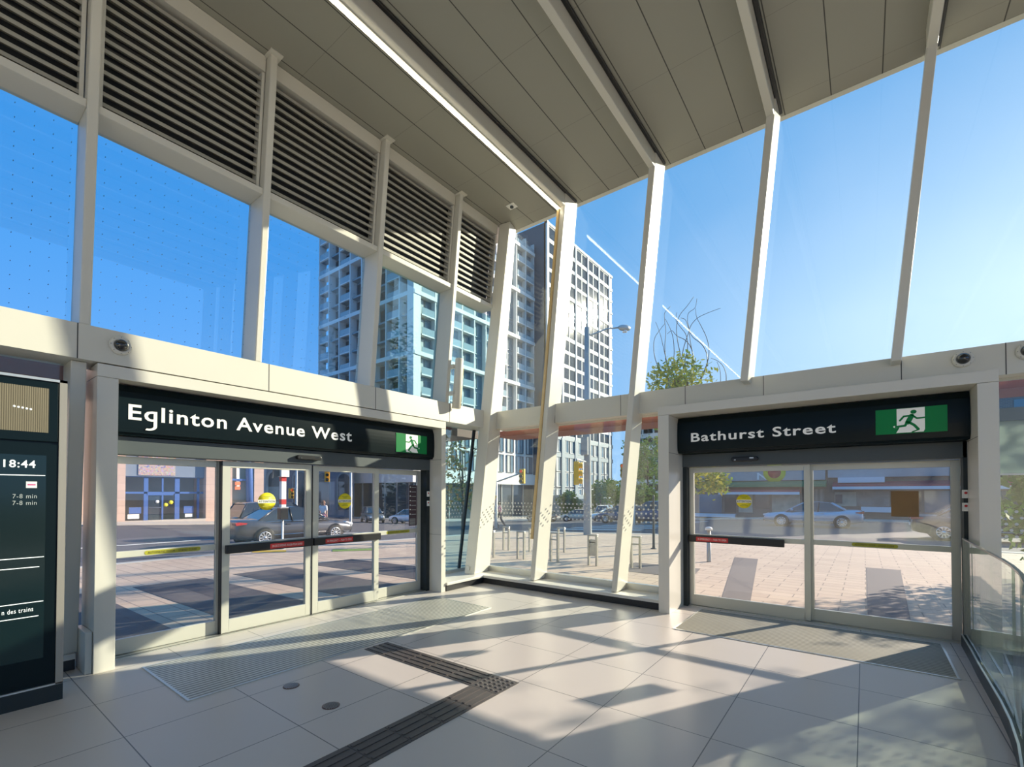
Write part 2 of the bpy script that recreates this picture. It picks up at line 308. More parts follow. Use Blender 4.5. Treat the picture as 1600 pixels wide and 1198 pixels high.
class MB:
    def __init__(s): s.v = []; s.f = []; s.mi = []; s.sm = []; s.mats = []
    def _m(s, mat):
        if mat not in s.mats: s.mats.append(mat)
        return s.mats.index(mat)
    def add(s, vs, fs, mat, smooth=False):
        o = len(s.v); k = s._m(mat)
        s.v += [tuple(v) for v in vs]
        for f in fs: s.f.append(tuple(i+o for i in f)); s.mi.append(k); s.sm.append(smooth)
        return s
    def hexa(s, p, mat):   # 8 points: bottom ring then top ring
        return s.add(p, [(3, 2, 1, 0), (4, 5, 6, 7), (0, 1, 5, 4), (1, 2, 6, 5), (2, 3, 7, 6), (3, 0, 4, 7)], mat)
    def box(s, a, b, mat):
        x0, x1 = sorted((a[0], b[0])); y0, y1 = sorted((a[1], b[1])); z0, z1 = sorted((a[2], b[2]))
        return s.hexa([(x0, y0, z0), (x1, y0, z0), (x1, y1, z0), (x0, y1, z0), (x0, y0, z1), (x1, y0, z1), (x1, y1, z1), (x0, y1, z1)], mat)
    def prism(s, poly, fn, d0, d1, mat, smooth=False):
        """poly of 2-D points, fn(a, b, d) -> 3-D; extruded from d0 to d1"""
        n = len(poly)
        vs = [fn(a, b, d0) for a, b in poly] + [fn(a, b, d1) for a, b in poly]
        fs = [tuple(range(n-1, -1, -1)), tuple(range(n, 2*n))]
        s.add(vs, fs, mat)
        s.add(vs, [(i, (i+1) % n, n+(i+1) % n, n+i) for i in range(n)], mat, smooth)
        return s
    def tube(s, pts, r, mat, n=8, caps=True, smooth=True):
        pts = [Vector(p) for p in pts]; rr = r if isinstance(r, (list, tuple)) else [r]*len(pts)
        vs = []; up = None
        for i, p in enumerate(pts):
            d = (pts[min(i+1, len(pts)-1)] - pts[max(i-1, 0)]).normalized()
            if up is None: up = d.orthogonal().normalized()
            up = (up - d*up.dot(d)).normalized(); sd = d.cross(up)
            for k in range(n):
                a = 2*math.pi*k/n; vs.append(p + (up*math.cos(a) + sd*math.sin(a))*rr[i])
        fs = []
        for i in range(len(pts)-1):
            for k in range(n):
                fs.append((i*n+k, i*n+(k+1) % n, (i+1)*n+(k+1) % n, (i+1)*n+k))
        s.add(vs, fs, mat, smooth)
        if caps:
            L = len(pts)-1
            s.add(vs[:n], [tuple(range(n-1, -1, -1))], mat); s.add(vs[L*n:], [tuple(range(n))], mat)
        return s
    def lathe(s, prof, o, ax, mat, n=24):
        """prof: (radius, along) pairs; o origin; ax axis vector"""
        o = Vector(o); ax = Vector(ax).normalized(); u = ax.orthogonal().normalized(); w = ax.cross(u)
        vs = []
        for r, a in prof:
            for k in range(n):
                t = 2*math.pi*k/n; vs.append(o + ax*a + (u*math.cos(t)+w*math.sin(t))*r)
        fs = []
        for i in range(len(prof)-1):
            for k in range(n): fs.append((i*n+k, i*n+(k+1) % n, (i+1)*n+(k+1) % n, (i+1)*n+k))
        return s.add(vs, fs, mat, True)
    def disc(s, o, ax, r, mat, n=20, h=.004):
        return s.lathe([(1e-4, h), (r, h), (r, 0), (1e-4, 0)], o, ax, mat, n)
    def text(s, st, o, u, v, width, mat, nrm, height=None, off=.0, lift=.003):
        vs, fs = text_geo(st, off)
        x0 = min(a for a, b in vs); x1 = max(a for a, b in vs); y1 = max(b for a, b in vs)
        sc = width/(x1-x0); sy = height/.73 if height else sc
        o = Vector(o); u = Vector(u); v = Vector(v); nrm = Vector(nrm)
        pts = [o + u*((a-x0)*sc) + v*(b*sy) + nrm*lift for a, b in vs]
        return s.add(pts, fs, mat)
    def ob(s, name, parent=None, bevel=0, subsurf=0):
        me = bpy.data.meshes.new(name); me.from_pydata(s.v, [], s.f); me.validate(); 
        for mt in s.mats: me.materials.append(mt)
        if len(me.polygons) == len(s.mi):
            for p, k, sm in zip(me.polygons, s.mi, s.sm): p.material_index = k; p.use_smooth = sm
        bm = bmesh.new(); bm.from_mesh(me); bmesh.ops.remove_doubles(bm, verts=bm.verts, dist=1e-5); bmesh.ops.recalc_face_normals(bm, faces=bm.faces); bm.to_mesh(me); bm.free()
        o = bpy.data.objects.new(name, me); COL.objects.link(o)
        if parent is not None:
            o.parent = parent; o.matrix_parent_inverse = parent.matrix_world.inverted() if False else Matrix.Translation(-Vector(parent.location)) if parent.rotation_euler.z == 0 else o.matrix_parent_inverse
        if bevel:
            b = o.modifiers.new('bevel', 'BEVEL'); b.width = bevel; b.segments = 2; b.limit_method = 'ANGLE'; b.angle_limit = R(40)
        if subsurf:
            ss = o.modifiers.new('smooth', 'SUBSURF'); ss.levels = subsurf; ss.render_levels = subsurf
        return o
def tag(o, label, cat, group=None, kind=None):
    o['label'] = label; o['category'] = cat
    if group: o['group'] = group
    if kind: o['kind'] = kind
    return o
def thing(name, label, cat, loc=(0, 0, 0), group=None, kind=None):
    o = bpy.data.objects.new(name, None); COL.objects.link(o); o.location = loc; o.empty_display_size = .2
    return tag(o, label, cat, group, kind)
def struct(o, label, cat): return tag(o, label, cat, None, 'structure')
# plane mappings: (along, up, outward)
def LP(x): return lambda a, b, d: (x+d, a, b)        # left-wall-parallel plane, outward = +X (towards the room)
def RP(y): return lambda a, b, d: (a, y-d, b)        # right-wall-parallel plane, outward = -Y (towards the room)
EX, EY, EZ = (1, 0, 0), (0, 1, 0), (0, 0, 1)

# ------------------------------------------------------------------ the lie of the land
def G(x, y):
    u = max(0, -x-6); v = max(0, y-7.3)
    return -(.020*min(u, 14) + .01*max(u-14, 0) + .01*v + .00105*min(u, 30)*min(v, 50))
def aim(px, t):
    """point t metres ahead of the viewpoint in the vertical plane of column px -> ground x, y"""
    r = (px-CX)/F
    return (t*(r*.7928-.6095), t*(r*.6095+.7928))

# ================================================================== SETTING
ZC = 6.60                         # ceiling
KX = .098                         # the right-hand ribs lean this much per metre
def XF(z): return -5.575 + .098*(z-3.17)   # front edge of the left mullions
def XW(z): return XF(z) - .13   # louvre plane
def XG(z): return XF(z) - .33   # glass plane of left wall

b = MB(); b.box((-6.3, -7, -.12), (9, 7.3, 0), FLOOR)
struct(b.ob('floor'), 'grey square-tiled station floor with thin dark joints', 'floor')
b = MB()
b.box((-5.36, -7, ZC), (9, 6.985, ZC+.12), CEIL)
struct(b.ob('ceiling'), 'olive-grey perforated panel ceiling sloping away over the hall', 'ceiling')
b = MB(); b.box((-6.6, -7, ZC+.3), (9, 7.5, ZC+.5), WHITE)
b.box((-6.6, -7, ZC+.12), (-5.5, 7.3, ZC+.3), WHITE)
struct(b.ob('trim_12'), 'roof slab above the panelled ceiling', 'roof')
b = MB(); b.box((-6.3, -7.2, -.12), (9, -7, 3.4), WHITE); b.box((-6.3, -7.2, 6.2), (9, -7, ZC+.3), WHITE); struct(b.ob('wall_back'), 'plain off-white wall behind the viewpoint, upper part left open for fill light', 'wall')  # unseen wall; the gap near its top is added to let in fill light

# --- spandrel beams
def beam(name, label, segs, joints, fn, prof):
    b = MB(); (z0, z1) = prof
    for a0, a1, d in segs: b.prism([(a0, z0), (a1, z0), (a1, z1), (a0, z1)], fn, 0, d, WHITE)
    for j in joints: b.prism([(j-.004, z0), (j+.004, z0), (j+.004, z1), (j-.004, z1)], fn, segs[0][2]-.01, segs[0][2]+.0012, SEAM)
    o = b.ob(name); return struct(o, label, 'beam')
beam('wall_left_beam', 'long white spandrel beam above the Eglinton Avenue West doors', [(-7, 6.82, .45)], [.935, 2.62, 4.13, 5.64], LP(-6.02), (2.852, 3.17))
beam('wall_front_beam', 'white spandrel beam running above the Bathurst Street doors', [(-5.57, 9, .4)], [-4.2, -3.0, -2.02, -1.03, .34, 1.15, 2.5], RP(7.2), (2.852, 3.175))

# --- kerbs and sills
def kerb(name, label, base, sill):
    b = MB(); b.box(*base, BLACKST); b.box(*sill, SILL); return struct(b.ob(name, bevel=.004), label, 'kerb')
kerb('trim_1', 'low black kerb with pale sill left of the corner beside the Eglinton doors', ((-6.25, 5.56, 0), (-5.56, 7.25, .10)), ((-6.28, 5.56, .10), (-5.54, 7.25, .145)))
kerb('trim_2', 'low black kerb with pale sill along the corner window right to the Bathurst doorway', ((-5.56, 6.5, 0), (-2.27, 7.25, .10)), ((-5.54, 6.48, .10), (-2.27, 7.25, .145)))
kerb('trim_3', 'low black kerb with pale sill behind the black information totem', ((-6.25, -7, 0), (-5.86, 1.0, .10)), ((-6.28, -7, .10), (-5.84, 1.0, .15)))
kerb('trim_4', 'low black kerb with pale sill right of the Bathurst doorway', ((1.04, 6.5, 0), (9, 7.25, .10)), ((1.04, 6.48, .10), (9, 7.25, .145)))

# --- door surrounds
def surround(name, label, fn, a0, a1, depth, jw, other, jw2=None):
    b = MB(); zt, zh = 2.84, 2.72; jw2 = jw2 or jw
    b.prism([(a0, 0), (a0+jw, 0), (a0+jw, zh), (a0, zh)], fn, 0, depth, WHITE2)
    b.prism([(a1-jw2, 0), (a1, 0), (a1, zh), (a1-jw2, zh)], fn, 0, depth, WHITE2)
    b.prism([(a0, zh+.003), (a1, zh+.003), (a1, zt), (a0, zt)], fn, 0, depth, WHITE2)
    for z in other: 
        b.prism([(a0+jw-.01, z), (a0+jw+.0015, z), (a0+jw+.0015, z+.006), (a0+jw-.01, z+.006)], fn, .02, depth-.005, SEAM)
        b.prism([(a1-jw2-.0015, z), (a1-jw2+.01, z), (a1-jw2+.01, z+.006), (a1-jw2-.0015, z+.006)], fn, .02, depth-.005, SEAM)
    return struct(b.ob(name, bevel=.004), label, 'door surround')
surround('trim_5', 'deep white box surround of the Eglinton Avenue West doors', LP(-6.05), 1.073, 5.55, .48, .155, [2.2, .95], .10)
surround('trim_6', 'deep white box surround of the Bathurst Street doors', RP(7.2), -2.267, 1.03, .82, .148, [2.2])
b = MB(); b.box((-5.98, 1.02, 0), (-5.60, 1.071, .38), WHITE2); struct(b.ob('trim_7', bevel=.006), 'small white cover box at the foot of the Eglinton doorway, left jamb', 'trim')

# --- left mullions
LM = [('far left mullion in the photo, above the black information totem', .985), ('second mullion from the left, above the Eglinton sign', 2.50),
      ('third mullion from the left, above the end of the word Avenue', 4.08), ('fourth mullion, carrying the tubular wall light', 5.58)]
for lab, y in LM + [('mullion left of the photo', -.55), ('mullion further left of the photo', -2.1), ('mullion well left of the photo', -3.65), ('mullion behind the viewpoint', -5.2)]:
    b = MB(); w = .04
    z0, z1 = 3.17, ZC-.01
    b.hexa([(XG(z0)-.05, y-w, z0), (XF(z0), y-w, z0), (XF(z0), y+w, z0), (XG(z0)-.05, y+w, z0), (XG(z1)-.05, y-w, z1), (XF(z1), y-w, z1), (XF(z1), y+w, z1), (XG(z1)-.05, y+w, z1)], WHITE)
    o = b.ob('mullion', bevel=.012)
    struct(o, 'white leaning window mullion on the left wall, ' + lab, 'mullion')
    c = MB(); c.box((XF(ZC)-.26, y-.07, ZC-.012), (XF(ZC)+.06, y+.07, ZC-.002), WHITE); c.ob('collar', o)
# lower stub of the far left mullion beside the totem
b = MB(); y = .96; b.hexa([(-6.2, y-.05, .15), (-5.88, y-.05, .15), (-5.88, y+.06, .15), (-6.2, y+.06, .15), (-6.0, y-.05, 2.85), (-5.68, y-.05, 2.85), (-5.68, y+.06, 2.85), (-6.0, y+.06, 2.85)], WHITE)
struct(b.ob('mullion', bevel=.008), 'white leaning post between the black information totem and the Eglinton doorway', 'mullion')
# corner mullion
b = MB(); foot = [(-5.93, 6.40), (-5.71, 6.43), (-5.78, 6.96), (-6.12, 6.96)]; dx = .098*(ZC-.145)
b.hexa([(x, y, .145) for x, y in foot] + [(x+dx, y+.25*(y < 6.5), ZC) for x, y in foot], WHITE)
o = b.ob('mullion', bevel=.012); struct(o, 'white leaning corner post where the two glass walls meet', 'mullion')
c = MB(); c.box((-5.87, 6.392, .22), (-5.80, 6.409, .29), WHITE2); c.ob('access_cover', o)

# --- transoms of the left wall
ys = [-2.1, -.55, .985, 2.50, 4.08, 5.58, 6.70]
for i, (a, c) in enumerate(zip(ys[:-1], ys[1:])):
    b = MB(); z0, z1 = 5.055, 5.125
    b.hexa([(XG(z0)-.04, a+.04, z0), (XF(z0)-.03, a+.04, z0), (XF(z0)-.03, c-.04, z0), (XG(z0)-.04, c-.04, z0), (XG(z1)-.04, a+.04, z1), (XF(z1)-.03, a+.04, z1), (XF(z1)-.03, c-.04, z1), (XG(z1)-.04, c-.04, z1)], WHITE)
    struct(b.ob('transom', bevel=.006), ['white transom bar left of the photo', 'white transom bar below the louvres at the far left edge', 'white transom bar below the largest louvre panel', 'white transom bar below the second louvre panel', 'white transom bar below the third louvre panel, half sunlit', 'white transom bar below the smallest louvre panel by the corner'][i], 'transom')
# --- louvre panels
lv = ['dark louvre panel left of the photo', 'dark louvre panel cut off by the top left edge of the photo', 'largest dark louvre panel in full view, second from the left', 'dark louvre panel third from the left', 'dark louvre panel fourth from the left, part sunlit', 'smallest dark louvre panel, beside the corner post']
for i, (a, c) in enumerate(zip(ys[:-1], ys[1:])):
    t = thing('louvre_panel', lv[i], 'louvre', (XW(5.3), (a+c)/2, 5.25), 'louvre panels under the ceiling')
    z0, z1 = 5.13, 6.42; a1, c1 = a+.05, c-.05
    f = MB()
    def bar(ya, yb, za, zb, d0, d1, mat, mb):
        mb.hexa([(XW(za)+d0, ya, za), (XW(za)+d1, ya, za), (XW(za)+d1, yb, za), (XW(za)+d0, yb, za), (XW(zb)+d0, ya, zb), (XW(zb)+d1, ya, zb), (XW(zb)+d1, yb, zb), (XW(zb)+d0, yb, zb)], mat)
    bar(a1, a1+.03, z0, z1, -.09, .02, WHITE, f); bar(c1-.03, c1, z0, z1, -.09, .02, WHITE, f)
    bar(a1, c1, z0, z0+.03, -.09, .02, WHITE, f)
    f.ob('frame', t)
    h = MB(); bar(a1, c1, 6.43, ZC-.005, -.09, .03, WHITE, h); h.ob('head_panel', t)
    k = MB(); bar(a1, c1, z0, z1, -.14, -.12, BLACK, k); k.ob('backing', t)
    s = MB(); n = 13
    for q in range(n):
        z = z0+.07+q*(z1-z0-.06)/n
        x = XW(z)
        s.hexa([(x-.05, a1+.03, z+.012), (x+.008, a1+.03, z-.012), (x+.008, c1-.03, z-.012), (x-.05, c1-.03, z+.012), (x-.05, a1+.03, z+.022), (x+.012, a1+.03, z+.022), (x+.012, c1-.03, z+.022), (x-.05, c1-.03, z+.022)], BLADE)
    s.ob('slats', t)

# --- right ribs: leaning mullion and ceiling beam in one frame
RX = [(-4.535, 'first white rib from the corner, carrying the long ceiling light', .15), (-3.035, 'second white rib from the corner', .15), (-1.52, 'third white rib, rising above the word Bathurst', 3.09), (-.015, 'fourth white rib, rising above the running-man sign', 3.09),
      (1.475, 'rib right of the photo', 3.175), (2.965, 'rib further right of the photo', 3.175), (4.455, 'rib well right of the photo', 3.175), (5.945, 'rib far right of the photo', 3.175), (7.435, 'rib at the right end', 3.175)]
def RXz(x0, z): return x0 + KX*(z-.15) + .015
for x0, lab, zb in RX:
    t = thing('rib', 'tall leaning white steel frame bending into a ceiling beam, ' + lab, 'rib', (x0, 6.9, max(zb, .145)), None, 'structure')
    w = .045; zt = 6.38
    mu = MB(); xb, xt = RXz(x0, zb), RXz(x0, ZC)
    z1 = ZC-.002
    mu.hexa([(xb-w, 6.57, zb), (xb+w, 6.57, zb), (xb+w, 6.965, zb), (xb-w, 6.965, zb), (xt-w, 6.57, z1), (xt+w, 6.57, z1), (xt+w, 6.965, z1), (xt-w, 6.965, z1)], WHITE2)
    mu.ob('mullion', t, bevel=.012)
    cb = MB(); xm = RXz(x0, zt)
    cb.hexa([(xm-w, -7, zt), (xm+w, -7, zt), (xm+w, 6.60, zt), (xm-w, 6.60, zt), (xm-w, -7, z1), (xm+w, -7, z1), (xm+w, 6.60, z1), (xm-w, 6.60, z1)], WHITE)
    cb.box((xm+w+.0, -7, ZC-.03), (xm+w+.05, 6.9, ZC-.001), BLACK)
    cb.ob('ceiling_beam', t, bevel=.01)
# ceiling light bar and its lens on the first rib
xl = RXz(-4.535, 6.4)
t = thing('linear_light', 'long glowing warm white light bar along the first ceiling beam, bending down the rib', 'light', (xl-.1, 6.5, 6.4))
b = MB(); b.box((xl-.11, -6.9, 6.37), (xl-.046, 6.62, 6.5), WHITE); b.ob('housing', t)
b = MB(); b.box((xl-.104, -6.9, 6.355), (xl-.070, 6.60, 6.37), LED); b.ob('diffuser', t)
b = MB(); za, zb_ = .86, 6.355
b.hexa([(RXz(-4.535, z)+q, yy, z) for z in (za, zb_) for q, yy in ((-.095, 6.55), (-.045, 6.55), (-.045, 6.62), (-.095, 6.62))], GOLD)
b.ob('lens', t, bevel=.01)

# --- windows
def pane(name, label, pts, th, nrm, mat):
    n = Vector(nrm).normalized()*th
    b = MB(); k = len(pts); vs = [Vector(p) for p in pts] + [Vector(p)+n for p in pts]
    b.add(vs, [tuple(range(k-1, -1, -1)), tuple(range(k, 2*k))] + [(i, (i+1) % k, k+(i+1) % k, k+i) for i in range(k)], mat)
    return struct(b.ob(name), label, 'window')
WN = [0]
def win(label, pts, nrm, mat):
    WN[0] += 1; return pane('window_%d' % WN[0], label, pts, .012, nrm, mat)
lw = ['pane left of the photo', 'leftmost upper pane, above the black information totem', 'large upper pane showing plain blue sky', 'upper pane showing the left half of the white tower', 'upper pane showing the tower corner and mint reflections', 'narrow upper pane beside the corner post']
for i, (a, c) in enumerate(zip(ys[:-1], ys[1:])):
    win('blue-tinted ' + lw[i], [(XG(3.17), a+.04, 3.17), (XG(3.17), c-.04 if i < 5 else 6.96, 3.17), (XG(5.06), c-.04 if i < 5 else 6.96, 5.06), (XG(5.06), a+.04, 5.06)], (1, 0, -.098), GL_L if i < 4 else GL_LL)
o = win('narrow teal lower pane between the Eglinton doorway and the corner post', [(XG(.2), 5.56, .2), (XG(.2), 6.9, .2), (XG(2.85), 6.9, 2.85), (XG(2.85), 5.56, 2.85)], (1, 0, -.098), GL_LL)
b = MB(); b.box((-6.22, 5.56, .145), (-6.16, 6.9, .2), ALU); b.ob('sill_rail', o)
b = MB(); b.hexa([(XG(.2)-.03, 6.52, .2), (XG(.2)+.02, 6.52, .2), (XG(.2)+.02, 6.56, .2), (XG(.2)-.03, 6.56, .2), (XG(2.85)-.03, 6.66, 2.85), (XG(2.85)+.02, 6.66, 2.85), (XG(2.85)+.02, 6.70, 2.85), (XG(2.85)-.03, 6.70, 2.85)], BLACK); b.ob('window_frame', o)
o = win('lower pane hidden behind the information totem', [(XG(.2), -2.1, .2), (XG(.2), .9, .2), (XG(2.85), .9, 2.85), (XG(2.85), -2.1, 2.85)], (1, 0, -.098), GL_R)
def dots(o, fn, a0, a1, zc, skip=lambda a, z: False):
    b = MB(); p = .074
    for r in range(5):
        z = zc + (r-2)*p*.87
        n = int((a1-a0)/p)
        for k in range(n):
            a = a0 + p*(k+.5+.5*(r % 2))
            if a > a1-.02: continue
            rr = .0155
            pts = [fn(a+rr*math.cos(q*math.pi/4), z+rr*math.sin(q*math.pi/4), .004) for q in range(8)]
            b.add(pts, [tuple(range(8))], FRIT)
    d = b.ob('dot_band', o); d['label'] = 'band of small white frit dots'
GY = 6.97
xs = [None] + [r[0] for r in RX]
rl = ['upper pane between the corner post and the first rib, showing the dark tower wall', 'upper pane between first and second rib, showing the white tower grid', 'upper pane between second and third rib, showing the bent rods and treetop', 'upper pane above the running-man sign, plain pale sky', 'upper pane at the right edge of the photo, pale sky'] + ['upper pane right of the photo, number %s from the corner' % q for q in ('six', 'seven', 'eight', 'nine')]
for i in range(9):
    def ex(z, k):
        return (-5.80+.098*z if k == 0 else RXz(xs[k], z)+.04)
    def ex2(z, k): return RXz(xs[k], z)-.04
    win('clear ' + rl[i], [(ex(3.175, i), GY, 3.175), (ex2(3.175, i+1), GY, 3.175), (ex2(ZC+.1, i+1), GY, ZC+.1), (ex(ZC+.1, i), GY, ZC+.1)], (0, 1, 0), GL_R)
lower = [(lambda z: -5.80+.098*z, lambda z: RXz(-4.535, z)-.04, 'clear lower pane between the corner post and the first rib', -5.8, -4.5),
         (lambda z: RXz(-4.535, z)+.04, lambda z: RXz(-3.035, z)-.04, 'clear lower pane between the first and second ribs, showing the concrete pole', -4.35, -2.95),
         (lambda z: RXz(-3.035, z)+.04, lambda z: -2.26, 'narrow clear lower pane between the second rib and the Bathurst doorway', -2.85, -2.27),
         (lambda z: 1.04, lambda z: 3.0, 'lower pane right of the Bathurst doorway with frosted upper half', 1.05, 2.9)]
for f0, f1, lab, d0, d1 in lower:
    o = win(lab, [(f0(.24), GY, .24), (f1(.24), GY, .24), (f1(2.85), GY, 2.85), (f0(2.85), GY, 2.85)], (0, 1, 0), GL_R)
    b = MB(); b.box((f0(.2), GY-.05, .145), (f1(.2)-.01, GY+.03, .245), ALU); b.ob('sill_rail', o)
    dots(o, RP(GY), d0, d1, 1.33)
    if d0 > 0:
        q = MB(); q.box((1.045, GY-.012, 1.855), (3.0, GY-.004, 2.396), FROST); q.box((1.045, GY-.013, 1.835), (3.0, GY-.003, 1.855), STWHITE); q.ob('frosted_film', o)
        q = MB(); q.box((1.045, GY-.03, 2.396), (3.0, GY-.003, 2.53), TMID); q.ob('window_rail', o)
dots(bpy.data.objects['window_7'], LP(XG(1.33)+.03), 5.57, 6.5, 1.33)
pane('window_30', 'clear lower glazing beyond the right edge of the photo', [(3.0, GY, .24), (9, GY, .24), (9, GY, 2.85), (3.0, GY, 2.85)], .012, (0, 1, 0), GL_R)
bpy.data.objects['window_30']['kind'] = 'structure'
# outside terracotta soffits
b = MB(); b.box((-5.9, 7.28, 2.775), (-2.3, 8.0, 2.88), TERRA); struct(b.ob('trim_8'), 'terracotta red canopy edge outside, above the lower corner windows', 'canopy')
b = MB(); b.box((1.05, 7.28, 2.785), (5, 8.0, 2.88), TERRA); struct(b.ob('trim_9'), 'terracotta red canopy edge outside, right of the Bathurst doorway', 'canopy')
b = MB(); b.box((-7.0, 5.6, 2.74), (-6.2, 7.1, 2.9), TERRA); struct(b.ob('trim_10'), 'terracotta red canopy edge outside the narrow pane left of the corner post', 'canopy')
b = MB(); b.box((-7.0, -3, 2.70), (-6.12, .95, 2.88), TERRA); struct(b.ob('trim_11'), 'terracotta red canopy edge outside, above the black information totem', 'canopy')

# ------------------------------------------------------------------ doors
def leaf(parent, fn, a0, a1, d, st, mats=DOORFR, zt=2.02, bot=.15, top=.075, rail=(.985, 1.05), gl=GL_D):
    """one door panel: frame mesh with its pane as a child; d is the distance of its inner face from the plane"""
    b = MB(); th = .045
    def rb(x0, z0, x1, z1): b.prism([(x0, z0), (x1, z0), (x1, z1), (x0, z1)], fn, d-th, d, mats)
    rb(a0, .012, a0+st, zt); rb(a1-st, .012, a1, zt); rb(a0+st, .012, a1-st, .012+bot); rb(a0+st, zt-top, a1-st, zt); rb(a0+st, rail[0], a1-st, rail[1])
    o = b.ob('door_leaf', parent, bevel=.004)
    g = MB(); g.prism([(a0+st, .16), (a1-st, .16), (a1-st, zt-top), (a0+st, zt-top)], fn, d-th*.5-.004, d-th*.5+.004, gl); g.ob('pane', o)
    return o
def push_bar(parent, fn, a0, a1, d, words, r0, r1):
    b = MB(); b.prism([(a0, .935), (a1, .935), (a1, 1.035), (a0, 1.035)], fn, d, d+.05, BLACK)
    o = b.ob('push_bar', parent, bevel=.006); 
    s = MB(); s.prism([(r0, .95), (r1, .95), (r1, 1.012), (r0, 1.012)], fn, d+.0505, d+.052, RED)
    u = Vector(fn(1, 0, 0))-Vector(fn(0, 0, 0)); nn = Vector(fn(0, 0, 1))-Vector(fn(0, 0, 0))
    s.text(words, fn(r0+.025, .968, d+.052), u, EZ, r1-r0-.05, STWHITE, nn, height=.028, lift=.0015)
    q = s.ob('red_strip', parent); q['label'] = 'red strip with white push-bar lettering'
def round_sticker(parent, fn, a, z, d, r=.11):
    u = Vector(fn(1, 0, 0))-Vector(fn(0, 0, 0)); nn = Vector(fn(0, 0, 1))-Vector(fn(0, 0, 0))
    s = MB(); s.disc(fn(a, z, d), nn, r, YELLOW, 32, .002)
    s.prism([(a-r*.985, z-.021), (a+r*.985, z-.021), (a+r*.985, z+.021), (a-r*.985, z+.021)], fn, d+.001, d+.0032, STWHITE)
    s.text('ATTENTION', fn(a-r*.9, z-.014, d+.0035), u, EZ, r*1.8, INK, nn, height=.028, off=.01, lift=.001)
    for k, (dz, hw) in enumerate([(.062, .045), (.044, .026), (-.044, .03), (-.062, .05)]):
        s.prism([(a-hw, z+dz-.005), (a+hw, z+dz-.005), (a+hw, z+dz+.005), (a-hw, z+dz+.005)], fn, d+.001, d+.0032, OLIVE)
    q = s.ob('attention_sticker', parent); q['label'] = 'round yellow sticker reading ATTENTION'
def strip_sticker(parent, fn, a0, a1, d, z=1.017):
    u = Vector(fn(1, 0, 0))-Vector(fn(0, 0, 0)); nn = Vector(fn(0, 0, 1))-Vector(fn(0, 0, 0))
    s = MB(); h = .022; pts = []
    for k in range(9): t = math.pi/2+math.pi*k/8; pts.append((a0+h+h*math.cos(t), z+h*math.sin(t)))
    for k in range(9): t = -math.pi/2+math.pi*k/8; pts.append((a1-h+h*math.cos(t), z+h*math.sin(t)))
    s.prism(pts, fn, d, d+.002, OLIVE)
    w = (a1-a0-.08)
    s.text('AUTOMATIC DOOR', fn(a0+.03, z-.012, d+.002), u, EZ, w*.55, INK, nn, height=.024, lift=.0015)
    s.text('STAND CLEAR', fn(a0+.05+w*.58, z-.012, d+.002), u, EZ, w*.40, INK, nn, height=.024, lift=.0015)
    q = s.ob('caution_strip', parent); q['label'] = 'yellow strip reading AUTOMATIC DOOR STAND CLEAR'
def header(parent, fn, a0, a1, d0, d1):
    b = MB(); b.prism([(a0, 2.03), (a1, 2.03), (a1, 2.21), (a0, 2.21)], fn, d0, d1, MIDGREY); b.ob('operator_housing', parent, bevel=.004)

# door 1: Eglinton Avenue West, four panels
d1 = thing('door_1', 'four-panel automatic glass sliding door below the Eglinton Avenue West sign', 'door', (-5.95, 3.3, 0), None, 'structure')
fn = LP(-5.93)
l1 = leaf(d1, fn, 1.235, 2.30, -.06, .07); l2 = leaf(d1, fn, 2.265, 3.375, 0, .085); l3 = leaf(d1, fn, 3.385, 4.47, 0, .085); l4 = leaf(d1, fn, 4.42, 5.375, -.06, .07)
push_bar(l2, fn, 2.30, 3.372, 0, "EN CAS D'URGENCE POUSSER POUR OUVRIR", 2.80, 3.24); push_bar(l3, fn, 3.388, 4.475, 0, 'IN EMERGENCY \u2014 PUSH TO OPEN', 3.55, 3.98)
round_sticker(l2, fn, 2.785, 1.54, -.018); round_sticker(l3, fn, 3.89, 1.53, -.018)
strip_sticker(l1, fn, 1.55, 2.07, -.06); strip_sticker(l4, fn, 4.66, 5.13, -.06)
s = MB(); s.prism([(5.13, 1.10), (5.30, 1.10), (5.30, 1.775), (5.13, 1.775)], fn, -.078, -.076, PLUM)
for k in range(7): s.disc(fn(5.158, 1.745-.075*k, -.076), EX, .012, STWHITE, 10, .001); s.prism([(5.185, 1.735-.075*k), (5.28, 1.735-.075*k), (5.28, 1.742-.075*k), (5.185, 1.742-.075*k)], fn, -.076, -.0752, SCRDIM)
for k in range(6): s.prism([(5.145, 1.21-.018*k), (5.27, 1.21-.018*k), (5.27, 1.216-.018*k), (5.145, 1.216-.018*k)], fn, -.076, -.0752, SCRDIM)
q = s.ob('notice_decal', l4); q['label'] = 'tall plum-brown notice with a column of pale icons'
header(d1, LP(-5.93), 1.23, 5.445, -.1, .09)
b = MB(); b.box((-6.0, 5.375, 0), (-5.85, 5.448, 2.03), DARKGREY); b.ob('door_jamb', d1)
for ya_ in (2.253, 3.371):
    b = MB(); b.box((-5.985, ya_, .01), (-5.922, ya_+.013, 2.02), BLACK); b.ob('seal', d1)
b = MB(); b.box((-6.02, 1.23, 0), (-5.86, 5.42, .008), ALU); b.box((-5.90, 1.23, .008), (-5.895, 5.42, .010), BLACK); b.ob('threshold', d1)
